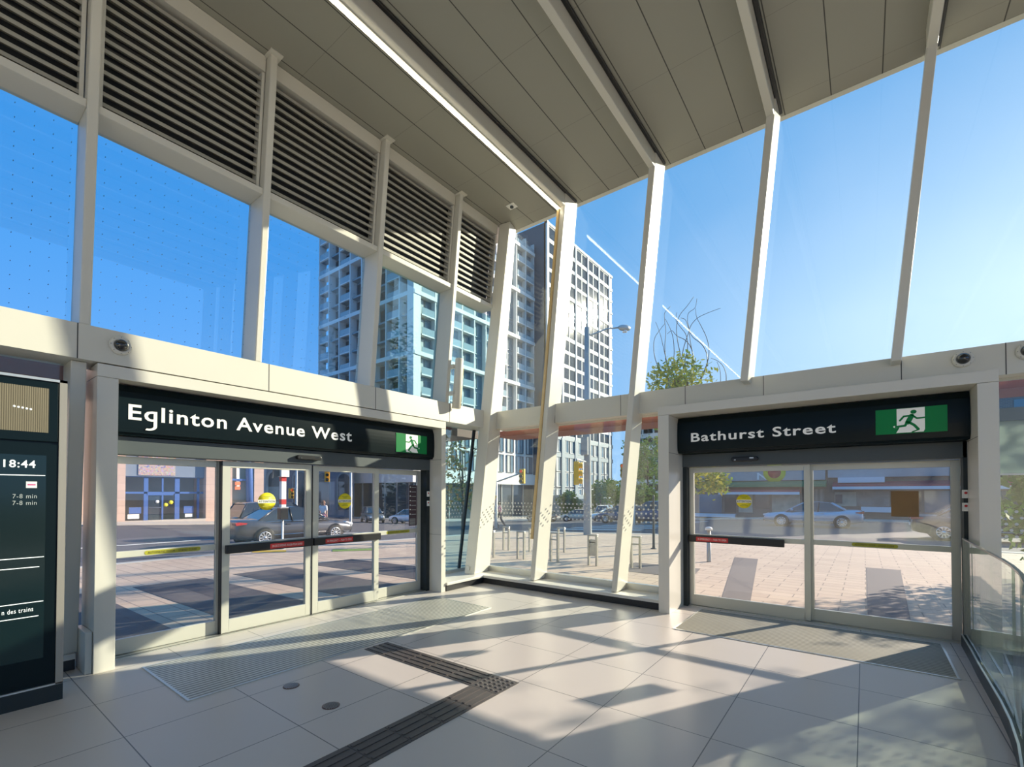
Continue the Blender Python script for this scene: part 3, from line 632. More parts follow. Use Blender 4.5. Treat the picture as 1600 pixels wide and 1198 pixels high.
# door 2: Bathurst Street, two panels
d2 = thing('door_2', 'two-panel automatic glass sliding door below the Bathurst Street sign', 'door', (-.6, 7.12, 0), None, 'structure')
fn = RP(7.1)
r1 = leaf(d2, fn, -2.06, -.555, 0, .065); r2 = leaf(d2, fn, -.60, .845, -.06, .075)
push_bar(r1, fn, -2.058, -.84, 0, 'IN EMERGENCY \u2014 PUSH TO OPEN', -1.95, -1.52)
b = MB(); b.prism([(-1.33, .933), (-1.325, .933), (-1.325, 1.037), (-1.33, 1.037)], fn, 0, .052, INK); b.ob('bar_joint', r1)
round_sticker(r1, fn, -1.327, 1.534, -.018, .097); strip_sticker(r2, fn, -.13, .31, -.06)
s = MB(); s.prism([(.25, 1.372), (.50, 1.372), (.50, 1.675), (.25, 1.675)], fn, -.086, -.084, BROWN); q = s.ob('brown_notice', r2); q['label'] = 'square brown paper notice stuck on the glass'
header(d2, RP(7.1), -2.12, .88, -.1, .12)
b = MB(); b.box((.848, 6.98, 0), (.882, 7.18, 2.21), DARKGREY); b.box((-2.12, 7.0, 0), (-2.062, 7.18, 2.03), DARKGREY); b.ob('door_jamb', d2)
b = MB(); b.box((-2.12, 7.05, 0), (.85, 7.2, .008), ALU); b.ob('threshold', d2)

# ------------------------------------------------------------------ street name signs
def running_man(b, fn, a, z, h, d, mirror):
    """pictogram: pale doorway with a green figure running through it"""
    sgn = -1 if mirror else 1
    def P(x, y): return (a + sgn*x*h, z + y*h)
    def poly(pts, dd, mat): b.prism([P(*p) for p in pts], fn, dd, dd+.0015, mat)
    poly([(-.44, .02), (.40, .02), (.44, .12), (.44, 1.0), (-.42, 1.0), (-.42, .30), (-.34, .22)], d, LETTER)
    def limb(pts, w, mat, dd=d+.002):
        for (x0, y0), (x1, y1) in zip(pts[:-1], pts[1:]):
            L = math.hypot(x1-x0, y1-y0); nx, ny = -(y1-y0)/L*w/2, (x1-x0)/L*w/2
            poly([(x0+nx, y0+ny), (x1+nx, y1+ny), (x1-nx, y1-ny), (x0-nx, y0-ny)], dd, mat)
        for x, y in pts: poly([(x+w/2*math.cos(k*math.pi/5), y+w/2*math.sin(k*math.pi/5)) for k in range(10)], dd+.0003, mat)
    limb([(-.5, .28), (-.42, .26)], .07, LETTER, d+.0005)
    poly([(.10+.095*math.cos(k*math.pi/8), .84+.08*math.sin(k*math.pi/8)) for k in range(16)], d+.002, GREEN)
    limb([(.04, .68), (-.08, .42)], .17, GREEN)                       # trunk
    limb([(.05, .70), (-.20, .68), (-.32, .52)], .07, GREEN)          # trailing arm
    limb([(.08, .68), (.20, .57), (.42, .58)], .065, GREEN)           # leading arm
    limb([(-.03, .42), (.12, .30), (.24, .13)], .095, GREEN)          # leading leg
    limb([(-.10, .44), (-.16, .30), (-.44, .27)], .085, GREEN)        # trailing leg
    limb([(.06, .03), (.22, .10)], .05, GREEN)
def street_sign(label, fn, a0, a1, words, w0, w1, base, cap, ex, mirror, loc, d):
    t = thing('street_sign', label, 'sign', loc, 'street name signs over the doors')
    b = MB(); z0, z1 = 2.215, 2.712; n = 8
    prof = [(-.22, z0), (d-.03, z0), (d-.012, z0+.03)] + [(d+.012*math.sin(math.pi*k/n), z0+.03+(z1-z0-.10)*k/n) for k in range(n+1)] + [(d-.012, z1-.05), (d-.03, z1), (-.22, z1)]
    b.prism(prof, lambda x, y, q: fn(q, y, x), a0, a1, SIGNBLK)
    b.ob('sign_box', t)
    u = Vector(fn(1, 0, 0))-Vector(fn(0, 0, 0)); nn = Vector(fn(0, 0, 1))-Vector(fn(0, 0, 0))
    vs_, _f = text_geo(words, .018); X0 = min(a for a, c in vs_); X1_ = max(a for a, c in vs_); k_ = (w1-w0)/(X1_-X0); pos = 0
    for wd in words.split(' '):
        full = text_geo(words[:pos+len(wd)], .018)[0]; one = text_geo(wd, .018)[0]
        xr = max(a for a, c in full); xl_ = xr-(max(a for a, c in one)-min(a for a, c in one))
        s = MB(); s.text(wd, fn(w0+(xl_-X0)*k_, base, d+.0125), u, EZ, (xr-xl_)*k_, LETTER, nn, height=cap, off=.018, lift=.001); s.ob('lettering', t)
        pos += len(wd)+1
    e = MB(); e.prism([(ex[0], ex[2]), (ex[1], ex[2]), (ex[1], ex[3]), (ex[0], ex[3])], fn, d+.0, d+.0135, GREEN)
    running_man(e, fn, (ex[0]+ex[1])/2, ex[2]+.004, ex[3]-ex[2]-.008, d+.0137, mirror)
    q = e.ob('exit_panel', t); q['label'] = 'green panel with running figure'
street_sign('long black sign lettered Eglinton Avenue West over the left doors', LP(-5.95), 1.232, 5.448, 'Eglinton Avenue West', 1.342, 3.857, 2.375, .155, (4.64, 5.275, 2.285, 2.58), True, (-5.85, 3.3, 2.215), .20)
street_sign('black sign lettered Bathurst Street over the right doors', RP(6.95), -2.115, .878, 'Bathurst Street', -1.925, -.262, 2.368, .125, (.108, .705, 2.308, 2.588), False, (-.6, 6.85, 2.215), .20)

# motion sensors over the doors
def sensor(label, fn, a0, a1, z, loc, d):
    t = thing('motion_sensor', label, 'sensor', loc, 'door motion sensors')
    b = MB(); h = .028; pts = []
    for k in range(9): q = math.pi/2+math.pi*k/8; pts.append((a0+h+h*math.cos(q), z+h*math.sin(q)))
    for k in range(9): q = -math.pi/2+math.pi*k/8; pts.append((a1-h+h*math.cos(q), z+h*math.sin(q)))
    b.prism(pts, fn, d, d+.06, BLACK); b.ob('housing', t, bevel=.008)
    c = MB(); c.prism([(a1-.10, z+.002), (a1-.05, z+.002), (a1-.05, z+.018), (a1-.10, z+.018)], fn, d+.058, d+.063, CHROME); c.ob('lens', t); c = MB(); c.prism([(a0+.04, z-.015), (a0+.06, z-.015), (a0+.06, z-.003), (a0+.04, z-.003)], fn, d+.058, d+.063, CHROME); c.ob('lens', t)
sensor('black oblong motion sensor over the middle of the Eglinton doors', LP(-5.93), 3.09, 3.43, 2.11, (-5.82, 3.26, 2.08), .09)
sensor('black oblong motion sensor over the left panel of the Bathurst doors', RP(7.1), -1.45, -1.12, 2.11, (-1.28, 6.96, 2.08), .12)

# dome cameras
def dome(label, fn, a, z, loc):
    t = thing('dome_camera', label, 'camera', loc, 'dome cameras on the beams')
    o = Vector(fn(a, z, 0)); n = Vector(fn(a, z, 1))-o
    b = MB(); b.lathe([(1e-4, 0), (.085, 0), (.088, .012), (.082, .035), (.066, .045), (.052, .04)], o, n, WHITE2, 32)
    for k in range(8): q = k*math.pi/4; b.disc(Vector(fn(a+.074*math.cos(q), z+.074*math.sin(q), .036)), n, .005, MIDGREY, 8, .004)
    b.ob('base_ring', t)
    c = MB(); c.lathe([(.058, .036)] + [(.058*math.cos(q*math.pi/14), .036+.058*math.sin(q*math.pi/14)) for q in range(1, 7)] + [(1e-4, .095)], o, n, DOME, 28); c.ob('dome', t)
dome('small white-ringed dome camera on the left beam above the E of Eglinton', LP(-5.57), 1.235, 3.035, (-5.57, 1.235, 2.95))
dome('white-ringed dome camera on the right beam above the running-man sign', RP(6.8), .835, 3.06, (.835, 6.8, 2.97))
dome('dome camera half cut off at the right edge of the photo', RP(6.8), 1.30, 3.06, (1.30, 6.8, 2.97))

# ceiling detector, wall light, switches
t = thing('ceiling_detector', 'small square white detector plate on the ceiling near the corner', 'detector', (-4.78, 6.34, ZC-.02))
b = MB(); b.box((-4.86, 6.27, ZC-.012), (-4.70, 6.41, ZC-.001), STWHITE); b.ob('plate', t)
b = MB(); b.lathe([(.03, 0), (.03, .02), (.015, .03), (1e-4, .03)], (-4.78, 6.34, ZC-.012), (0, 0, -1), MIDGREY, 16); b.ob('sensor_head', t)
t = thing('wall_light', 'upright tubular wall light on the fourth left mullion near the corner', 'light', (XF(3.1)+.1, 5.66, 3.1))
xw = XF(3.5)+.09
b = MB(); b.lathe([(1e-4, 0), (.07, 0), (.07, .82), (.062, .84), (1e-4, .84)], (xw-.03, 5.70, 3.08), (.098, 0, 1), WHITE, 20); b.ob('tube', t)
b = MB(); b.lathe([(1e-4, 0), (.05, 0), (.05, .70), (1e-4, .70)], (xw-.03, 5.745, 3.09), (.098, 0, 1), GOLD, 20); b.ob('lens', t)
for z_ in (3.3, 3.75):
    b = MB(); b.box((XF(z_)-.03, 5.60, z_), (xw, 5.66, z_+.06), WHITE); b.ob('bracket', t)
def plate(label, fn, a, z, d, loc):
    t = thing('wall_switch', label, 'switch', loc, 'door control plates')
    b = MB(); b.prism([(a-.03, z-.045), (a+.03, z-.045), (a+.03, z+.045), (a-.03, z+.045)], fn, d, d+.008, STWHITE); b.ob('plate', t, bevel=.003)
    c = MB(); n = Vector(fn(0, 0, 1))-Vector(fn(0, 0, 0)); c.disc(fn(a, z+.012, d+.008), n, .013, RED, 14, .004); c.ob('button', t)
plate('white control plate on the dark right jamb of the Bathurst doors, upper one', RP(6.98), .865, 1.64, 0, (.865, 6.98, 1.6))
plate('white control plate on the dark right jamb of the Bathurst doors, lower one', RP(6.98), .865, 1.50, 0, (.865, 6.98, 1.45))
plate('white control plate on the dark jamb of the Eglinton doors, upper one', LP(-5.85), 5.412, 1.63, 0, (-5.85, 5.412, 1.6))
plate('white control plate on the dark jamb of the Eglinton doors, lower one', LP(-5.85), 5.412, 1.47, 0, (-5.85, 5.412, 1.42))

# ------------------------------------------------------------------ things on the floor
def mat_rug(label, x0, x1, y0, y1, m):
    t = thing('entrance_mat', label, 'mat', ((x0+x1)/2, (y0+y1)/2, 0), 'ribbed entrance mats')
    b = MB(); b.box((x0, y0, 0), (x1, y1, .006), m); b.ob('ribbed_surface', t)
    c = MB()
    for a, d in (((x0-.02, y0-.02), (x1+.02, y0)), ((x0-.02, y1), (x1+.02, y1+.02)), ((x0-.02, y0), (x0, y1)), ((x1, y0), (x1+.02, y1))): c.box((*a, 0), (*d, .008), ALU)
    c.ob('edge_trim', t)
mat_rug('long grey ribbed entrance mat set in the floor before the Eglinton doors', -5.39, -4.27, 1.41, 5.14, MATL)
mat_rug('olive-grey ribbed entrance mat set in the floor before the Bathurst doors', -1.84, .64, 5.73, 6.92, MATR)
def tactile(label, x0, y0, dots_=False, along='x', grp='tactile guide tiles', brass=False):
    t = thing('tactile_tile', label, 'tactile tile', (x0+.15, y0+.15, 0), grp)
    b = MB(); b.box((x0+.002, y0+.002, 0), (x0+.298, y0+.298, .005), TACT); c = b
    if dots_:
        for i in range(5):
            for j in range(5): c.lathe([(.017, 0), (.012, .006), (1e-4, .006)], (x0+.04+.055*i, y0+.04+.055*j, .005), EZ, TACT, 10)
    else:
        for k in range(4):
            o = .04+.073*k
            if along == 'x': c.box((x0+.012, y0+o-.012, .005), (x0+.288, y0+o+.012, .010), TACT)
            else: c.box((x0+o-.012, y0+.012, .005), (x0+o+.012, y0+.288, .010), TACT)
    c.ob('surface', t)
nm = ['nearest the ribbed mat', 'second from the ribbed mat', 'third from the ribbed mat', 'fourth from the ribbed mat', 'left of the dotted tile']
for k in range(5): tactile('dark ribbed tactile tile of the short guide strip, ' + nm[k], -4.19+.3*k, 2.98)
tactile('dark dotted tactile tile at the bend of the guide path', -2.69, 2.98, True)
nm = ['first below the dotted corner tile', 'second below the dotted corner tile', 'third below the dotted corner tile', 'fourth below the dotted corner tile', 'nearest the bottom edge of the photo', 'just below the photo', 'well below the photo']
for k in range(6): tactile('dark ribbed tactile tile of the long guide strip, ' + nm[k], -2.69, 2.68-.3*k, along='y')
for lab, x in (('round brown floor drain cover, left of the two', -3.893), ('round brown floor drain cover, right of the two', -3.289)):
    t = thing('floor_drain', lab, 'drain', (x, 2.04, 0), 'floor drains')
    b = MB(); b.disc((x, 2.04, 0), EZ, .066, mk('bronze', (.16, .11, .10), .4, metal=.5), 28, .004); b.ob('cover', t)
    c = MB()
    for k in range(-4, 5):
        h = math.sqrt(.058**2-(k*.0125)**2); c.box((x-h, 2.04+k*.0125-.003, .004), (x+h, 2.04+k*.0125+.003, .006), STEEL)
    c.ob('grating', t)

# glass balustrade
t = thing('balustrade', 'low curved frameless glass balustrade in a dark metal shoe at the right edge', 'balustrade', (.84, 5.5, 0))
ctrl = [(.815, 7.0), (.805, 6.4), (.79, 5.9), (.782, 5.4), (.775, 4.95), (.757, 4.55), (.722, 4.15), (.66, 3.7), (.57, 3.25)]
def curve(off):
    out = []
    for i, (x, y) in enumerate(ctrl):
        d = Vector((ctrl[min(i+1, 8)][0]-ctrl[max(i-1, 0)][0], ctrl[min(i+1, 8)][1]-ctrl[max(i-1, 0)][1])).normalized()
        n = Vector((-d.y, d.x)); out.append((x+n.x*off, y+n.y*off))
    return out
def ribbon(b, o0, o1, z0, z1, mat, i0=0, i1=8, smooth=True):
    A, B = curve(o0)[i0:i1+1], curve(o1)[i0:i1+1]; n = len(A); vs = []
    for (ax, ay), (bx, by) in zip(A, B): vs += [(ax, ay, z0), (bx, by, z0), (bx, by, z1), (ax, ay, z1)]
    fs = [(0, 1, 2, 3), tuple(4*(n-1)+k for k in (3, 2, 1, 0))]
    for i in range(n-1):
        for k in range(4): fs.append((4*i+k, 4*i+(k+1) % 4, 4*i+4+(k+1) % 4, 4*i+4+k))
    b.add(vs, fs, mat)
b = MB(); ribbon(b, 0, .055, 0, .12, DARKGREY); ribbon(b, 0, .012, .12, .13, ALU); ribbon(b, .043, .055, .12, .13, ALU); b.ob('base_shoe', t)
for i0, i1 in ((0, 1), (1, 3), (3, 5), (5, 8)):
    b = MB(); ribbon(b, .022, .034, .12, 1.15, GL_B, i0, i1); b.ob('glass_panel', t)
b = MB(); ribbon(b, .018, .038, 1.15, 1.165, STEEL); b.ob('cap_rail', t)

# information totem at the left edge
t = thing('information_totem', 'tall black information totem with screens and a clock at the left edge', 'display', (-5.2, .3, 0))
ty0, ty1, tx = -.35, .80, -5.10
b = MB(); b.box((-5.32, ty0, 0), (tx-.004, ty1, .13), DARKGREY); b.ob('plinth', t)
b = MB(); b.box((-5.30, ty0+.01, .132), (tx-.02, ty1-.01, 2.53), SIGNBLK); b.ob('housing', t)
b = MB()
for a0, a1 in ((ty0, ty0+.04), (ty1-.045, ty1)): b.box((-5.30, a0, .13), (tx, a1, 2.55), TRIMM)
b.box((-5.30, ty0, 2.53), (tx, ty1, 2.55), ALU); b.box((-5.30, ty0, .128), (tx, ty1, .14), ALU); b.ob('edge_trim', t)
b = MB(); b.box((tx-.02, ty0+.05, 2.05), (tx-.004, ty1-.05, 2.52), SIGNBLK); b.ob('upper_bezel', t, bevel=.004)
b = MB(); b.box((tx-.0045, ty0+.10, 2.12), (tx-.003, .694, 2.47), LCD)
for k in range(5): b.disc((tx-.003, .505+.022*k, 2.305-.003*k), EX, .008, SCRTXT, 8, .001)
q = b.ob('dot_matrix_display', t); q['label'] = 'speckled dot-matrix display'
b = MB(); b.box((tx-.02, ty0+.05, .17), (tx-.006, ty1-.05, 2.03), SIGNBLK); b.box((tx-.0065, ty0+.09, .36), (tx-.005, .685, 1.94), SCREEN); b.ob('screen', t)
b = MB(); fnx = LP(tx-.004)
b.text('18:44', fnx(.455, 1.842, 0), EY, EZ, .17, SCRTXT, EX, height=.058, off=.015, lift=0)
b.text('7-8 min', fnx(.505, 1.606, 0), EY, EZ, .13, SCRDIM, EX, height=.034, lift=0); b.text('7-8 min', fnx(.505, 1.555, 0), EY, EZ, .13, SCRDIM, EX, height=.034, lift=0)
b.text('n des trains', fnx(.46, .735, 0), EY, EZ, .165, SCRTXT, EX, height=.036, lift=0)
for z, y1 in ((1.78, .68), (1.145, .68), (1.07, .655), (.80, .68), (.69, .655)): b.box((tx-.0048, ty0+.1, z), (tx-.0038, y1, z+.006), SCRTXT)
b.ob('screen_text', t)
b = MB(); b.box((tx-.0048, .575, 1.685), (tx-.0035, .635, 1.735), STWHITE); b.box((tx-.0036, .583, 1.705), (tx-.003, .627, 1.715), MAGENTA); b.ob('service_icon', t)

# ================================================================== OUTSIDE GROUND
def ground_sheet(name, label, x0, x1, y0, y1, dz, mat, step=2.0, hole=None, th=.12):
    nx = max(1, round((x1-x0)/step)); ny = max(1, round((y1-y0)/step)); vs = []; fs = []
    for j in range(ny+1):
        for i in range(nx+1):
            x = x0+(x1-x0)*i/nx; y = y0+(y1-y0)*j/ny; vs.append((x, y, G(x, y)+dz))
    for j in range(ny):
        for i in range(nx):
            fs.append((j*(nx+1)+i, j*(nx+1)+i+1, (j+1)*(nx+1)+i+1, (j+1)*(nx+1)+i))
    n0 = len(vs)
    ring = [i for i in range(nx+1)] + [(j+1)*(nx+1)-1 for j in range(1, ny+1)] + [ny*(nx+1)+i for i in range(nx-1, -1, -1)] + [j*(nx+1) for j in range(ny-1, 0, -1)]
    vs += [(vs[k][0], vs[k][1], vs[k][2]-th) for k in ring]; L = len(ring)
    fs += [(ring[k], n0+k, n0+(k+1) % L, ring[(k+1) % L]) for k in range(L)]
    b = MB(); b.add(vs, fs, mat); return struct(b.ob(name), label, 'ground')
ground_sheet('ground_road', 'grey asphalt of the crossing streets outside', -160, 140, -60, 160, -.06, ROAD, 4, th=.3)
ground_sheet('ground_plaza', 'pinkish paved forecourt outside the Bathurst doors', -15, 60, 7.31, 20, .0, PAVE, 2)
ground_sheet('ground_forecourt', 'pinkish paved forecourt outside the Eglinton doors', -15, -6.31, -40, 7.31, .0, PAVE, 2)
ground_sheet('ground_walk_far', 'pale pavement at the foot of the towers across the crossing', -150, -41, 41, 150, .02, WALK, 4)
ground_sheet('ground_walk_bank', 'pale pavement in front of the pink stone bank', -150, -41, -50, 19, .02, WALK, 4)
ground_sheet('ground_walk_shops', 'pavement in front of the shops across Bathurst Street', -17, 120, 42, 150, .02, WALK, 4)
def strip(name, label, quad, dz, mat, cat, kind='structure', n=6):
    (x0, y0), (x1, y1), (x2, y2), (x3, y3) = quad; b = MB(); vs = []; fs = []
    for i in range(n+1):
        f = i/n
        for (xa, ya), (xb, yb) in (((x0, y0), (x1, y1)), ((x3, y3), (x2, y2))):
            x, y = xa+(xb-xa)*f, ya+(yb-ya)*f; vs += [(x, y, G(x, y)+dz), (x, y, G(x, y)+dz-.012)]
    for i in range(n):
        a = 4*i; fs += [(a, a+2, a+6, a+4), (a, a+4, a+5, a+1), (a+2, a+3, a+7, a+6)]
    b.add(vs, fs, mat); o = b.ob(name); return struct(o, label, cat)
strip('kerb_bathurst', 'concrete kerb along Bathurst Street beyond the forecourt', [(-15, 20), (60, 20), (60, 20.4), (-15, 20.4)], .015, KERBM, 'kerb', n=20)
strip('kerb_eglinton', 'concrete kerb along Eglinton Avenue beyond the forecourt', [(-15.4, -40), (-15.4, 20.4), (-15, 20.4), (-15, -40)], .015, KERBM, 'kerb', n=20)
strip('paving_band', 'dark paver band running out from the left panel of the Bathurst doors', [(-1.75, 7.6), (-2.75, 13.5), (-2.2, 13.5), (-1.35, 7.6)], .006, BAND, 'paving band')
strip('paving_band', 'dark paver band running out from the right panel of the Bathurst doors', [(.02, 7.6), (.02, 13.5), (.62, 13.5), (.45, 7.6)], .006, BAND, 'paving band')
strip('paving_band', 'dark paver patch with a grille outside the Bathurst doors, far left', [(-4.4, 9.4), (-4.4, 10.8), (-2.9, 10.8), (-2.7, 9.4)], .006, BAND, 'paving band')
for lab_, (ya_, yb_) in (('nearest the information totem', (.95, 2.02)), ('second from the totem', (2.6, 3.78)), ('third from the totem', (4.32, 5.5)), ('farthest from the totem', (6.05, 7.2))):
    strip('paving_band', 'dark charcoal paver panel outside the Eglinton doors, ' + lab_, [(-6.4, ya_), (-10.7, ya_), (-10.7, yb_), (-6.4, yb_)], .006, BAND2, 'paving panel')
strip('tactile_kerb', 'yellow tactile strip at the kerb outside the Eglinton doors', [aim(395, 14.2), aim(448, 14.2), aim(448, 14.7), aim(395, 14.7)], .01, YELK, 'tactile strip')
strip('grass_verge', 'narrow green grass verge at the kerb outside the Eglinton doors', [aim(520, 14.2), aim(590, 14.6), aim(590, 15.2), aim(520, 14.9)], .012, GRASS, 'grass')
for k in range(7):
    y = 24 + 2.2*k
    strip('crosswalk_bar', ['nearest', 'second', 'third', 'fourth', 'fifth', 'sixth', 'farthest'][k] + ' white crosswalk bar across Bathurst Street, seen under the corner windows', [(-15, y), (-9.5, y), (-9.5, y+.6), (-15, y+.6)], -.045, LINE, 'road marking')
strip('lane_line', 'white lane line along Eglinton Avenue', [(-22.5, -30), (-22.5, 18), (-22.35, 18), (-22.35, -30)], -.045, LINE, 'road marking', n=14)
strip('lane_line', 'white stop line on Eglinton Avenue', [(-29, 12), (-17, 12), (-17, 12.5), (-29, 12.5)], -.045, LINE, 'road marking')

# ================================================================== BUILDINGS
def grid_windows(parent, proto_mesh, spots, rot, name='window', cap=100):
    """spots nearest first: the first `cap` are parts of their own, the rest one mesh"""
    spots = sorted(spots, key=lambda p: (p[0])**2+(p[1])**2+(p[2])**2)
    first = None
    for p in spots[:cap]:
        o = bpy.data.objects.new(name, proto_mesh) if first is None else first.copy()
        first = first or o
        COL.objects.link(o); o.parent = parent; o.location = Vector(p)-Vector(parent.location); o.rotation_euler = (0, 0, rot)
    rest = spots[cap:]
    if rest:
        me = bpy.data.meshes.new(name); bm = bmesh.new()
        for p in rest:
            n0 = len(bm.verts); bm.from_mesh(proto_mesh); bm.verts.ensure_lookup_table()
            M_ = Matrix.Translation(p) @ Matrix.Rotation(rot, 4, 'Z')
            for v in bm.verts[n0:]: v.co = M_ @ v.co
        bm.to_mesh(me); bm.free()
        for mt in proto_mesh.materials: me.materials.append(mt)
        o = bpy.data.objects.new(name, me); COL.objects.link(o); o.parent = parent; o.matrix_parent_inverse = Matrix.Translation(-Vector(parent.location)); o['kind'] = 'stuff'
def mesh_of(mb, name):
    o = mb.ob(name); me = o.data; bpy.data.objects.remove(o); return me
def window_mesh(w, h, glass, frame=TWHITE, mull=1, curtain=False):
    """local: x along, -y outward, z up from the sill centre"""
    b = MB(); f = .10
    b.box((-w/2, .05, 0), (w/2, .10, h), glass)
    b.box((-w/2, -.04, 0), (-w/2+f, .06, h), frame); b.box((w/2-f, -.04, 0), (w/2, .06, h), frame); b.box((-w/2, -.04, h-f), (w/2, .06, h), frame); b.box((-w/2, -.04, 0), (w/2, .06, f), frame)
    for k in range(1, mull+1): x = -w/2+w*k/(mull+1); b.box((x-.04, -.03, 0), (x+.04, .06, h), frame)
    if curtain: b.box((-w/2+f, .03, f), (-w/2+w*.4, .055, h-f), CURT)
    return mesh_of(b, 'window')
def balcony_mesh(w, dp):
    b = MB(); b.box((-w/2, -dp, -.12), (w/2, .1, .08), TWHITE); b.box((-w/2+.05, -dp+.02, .08), (w/2-.05, -dp+.06, 1.12), RAILG)
    return mesh_of(b, 'balcony')
PI2 = math.pi/2
# ---- white gridded tower on the far corner
X1, Y1, Y2, XL = -52.4, 45.5, 77.0, -77.9
base = -3.0; top1 = 51.6
T1 = thing('tower', 'tall white-gridded apartment tower with balconies on the far corner', 'building', (-60, 55, base))
b = MB(); b.box((XL+2.6, Y1+1.2, base), (X1-.8, Y2-.05, top1), TMID); b.ob('core', T1)
fl = [13.4+3.0*k for k in range(13)]
b = MB()
nb = 8; bw = (X1-XL)/nb
for k in range(nb+1):
    x = XL+bw*k; b.box((x-.11, Y1-.1, 13), (x+.11, Y1+1.3, top1), TWHITE)
for i, z in enumerate(fl): 
    h = .62 if i % 3 == 0 else .0
    if h: b.box((XL-.2, Y1-.14, z-.31), (X1+.2, Y1+1.3, z+.31), TWHITE)
    else: b.box((XL, Y1+.25, z-.14), (X1, Y1+1.3, z+.14), TMID)
b.box((X1-1.3, Y1-.12, 5), (X1+.12, Y1+1.3, top1), TWHITE)
b.ob('south_grid', T1)
b = MB(); nb2 = 10; bw2 = (Y2-Y1-1.3)/nb2
for k in range(1, nb2+1):
    y = Y1+1.3+bw2*k-(.2 if k == nb2 else 0); b.box((X1-1.3, y-.11, 13), (X1+.1, y+.11, top1), TWHITE)
for i, z in enumerate(fl):
    if i % 3 == 0: b.box((X1-1.3, Y1, z-.31), (X1+.25, Y2-.05, z+.31), TWHITE)
b.ob('east_grid', T1)
wm = window_mesh(bw-.5, 2.3, TWINF, TMID, 1); wm2 = window_mesh(bw2-.6, 2.4, TWIN2, TMID, 1, True)
sp = []; sp2 = []; bs = []; be = []
for i, z in enumerate(fl):
    for k in range(nb):
        if k >= 1: sp.append((XL+bw*(k+.5), Y1+1.1, z+.25))
        if k % 2 == 0: bs.append((XL+bw*(k+.5), Y1+1.1, z))
    for k in range(nb2):
        sp2.append((X1-.7, Y1+1.3+bw2*(k+.5), z+.25))
        if k % 3 != 1: be.append((X1-.7, Y1+1.3+bw2*(k+.5), z))
grid_windows(T1, wm, sp, 0, 'window', 90); grid_windows(T1, wm2, sp2, PI2, 'window', 100)
bms = balcony_mesh(bw-.34, 1.15); bme = balcony_mesh(bw2-.34, .85)
grid_windows(T1, bms, bs, 0, 'balcony', 60); grid_windows(T1, bme, be, PI2, 'balcony', 60)
# podium of the tower: dark shop glass, white band, two tall storeys
b = MB(); b.box((XL, Y1+.5, base), (X1-.5, Y2-.05, 3.3), TWIN); b.ob('shop_glazing', T1)
b = MB(); b.box((XL, Y1-.3, 3.2), (X1+.3, Y2-.05, 5.2), TWHITE); b.box((XL, Y1+.2, 5.2), (X1-.2, Y2-.05, 13.2), TWHITE); b.box((XL, Y1-.1, 12.6), (X1+.15, Y2-.05, 13.2), TWHITE); b.ob('podium', T1)
pw = window_mesh(2.1, 3.3, TWIN2, TDARK, 1, True)
grid_windows(T1, pw, [(X1-.05, Y1+2+3.1*k, 5.4+3.75*r) for k in range(10) for r in range(2)], PI2, 'podium_window')
grid_windows(T1, window_mesh(1.9, 3.2, TWIN, TMID, 1), [(XL+2+2.6*k, Y1+.08, 5.5+3.75*r) for k in range(9) for r in range(2)], 0, 'podium_window')
b = MB()
for k in range(9): b.box((X1-.55, Y1+1+3.4*k, base), (X1-.35, Y1+1.15+3.4*k, 3.2), GALV)
for k in range(9): b.box((XL+1+2.9*k, Y1+.3, base), (XL+1.15+2.9*k, Y1+.5, 3.2), GALV)
b.ob('shopfront_mullions', T1)
# ---- second tower: dark end wall and white-piered flank
X3, Y3 = -49.5, 107.4; top2 = 55.4
T2 = thing('tower', 'taller slab tower with dark end wall and white piers behind the gridded tower', 'building', (-56, 92, base))
b = MB(); b.box((-66, Y2+.1, base), (X3-.2, Y3, top2), TDARK); b.ob('core', T2)
b = MB(); b.box((X3-.6, Y2+.1, base), (X3+.2, Y2+.75, top2+.3), TWHITE)
nb = 5; bw = (Y3-1.9-Y2-.75)/nb
for k in range(1, nb+1): y = Y2+.75+bw*k; b.box((X3-.6, y-.24, base), (X3+.15, y+.24, top2+(.3 if k < nb else .3)), TWHITE)
b.box((X3-.5, Y2+.1, top2-.2), (X3+.1, Y3, top2+.3), TWHITE)
b.ob('piers', T2)
b = MB(); zf = [13.2+3.0*k for k in range(14)]
for i_, z in enumerate(zf): b.box((X3-.55, Y2+.3, z-(.42 if i_ % 3 == 1 else .14)), (X3+.02, Y3, z+.30), TWHITE)
b.ob('floor_bands', T2)
wm3 = window_mesh(bw/2-.24, 2.5, TWINF, TWHITE, 0)
grid_windows(T2, wm3, [(X3-.06, Y2+.75+bw*(k+.5)+s*(bw/4-.05), z+.32) for z in zf for k in range(nb) for s in (-1, 1)], PI2, 'window', 100)
b = MB()
for z in (9.4, 13.0): b.box((X3-.55, Y2+.1, z-.4), (X3+.05, Y3, z+.5), TMID)
for k in range(nb+1): y = Y2+.75+bw*k; b.box((X3-.5, max(y-.6, Y2+.1), base), (X3+.17, y+.6, 13), TMID)
b.ob('lower_panels', T2)
wm4 = window_mesh(bw/2-.75, 3.0, TWIN2, TWHITE, 1, True)
grid_windows(T2, wm4, [(X3-.06, Y2+.75+bw*(k+.5)+s*(bw/4-.1), z) for z in (-.5, 2.9, 6.1, 10.0) for k in range(nb) for s in (-1, 1)], PI2, 'lower_window', 60)
b = MB(); b.box((X3-.2, Y2+1.5, base), (X3+4, Y3, 1.2), TMID); b.box((X3-.1, Y2+1.6, base+.3), (X3+4.02, Y3-.1, .4), TWIN); b.ob('arcade', T2)
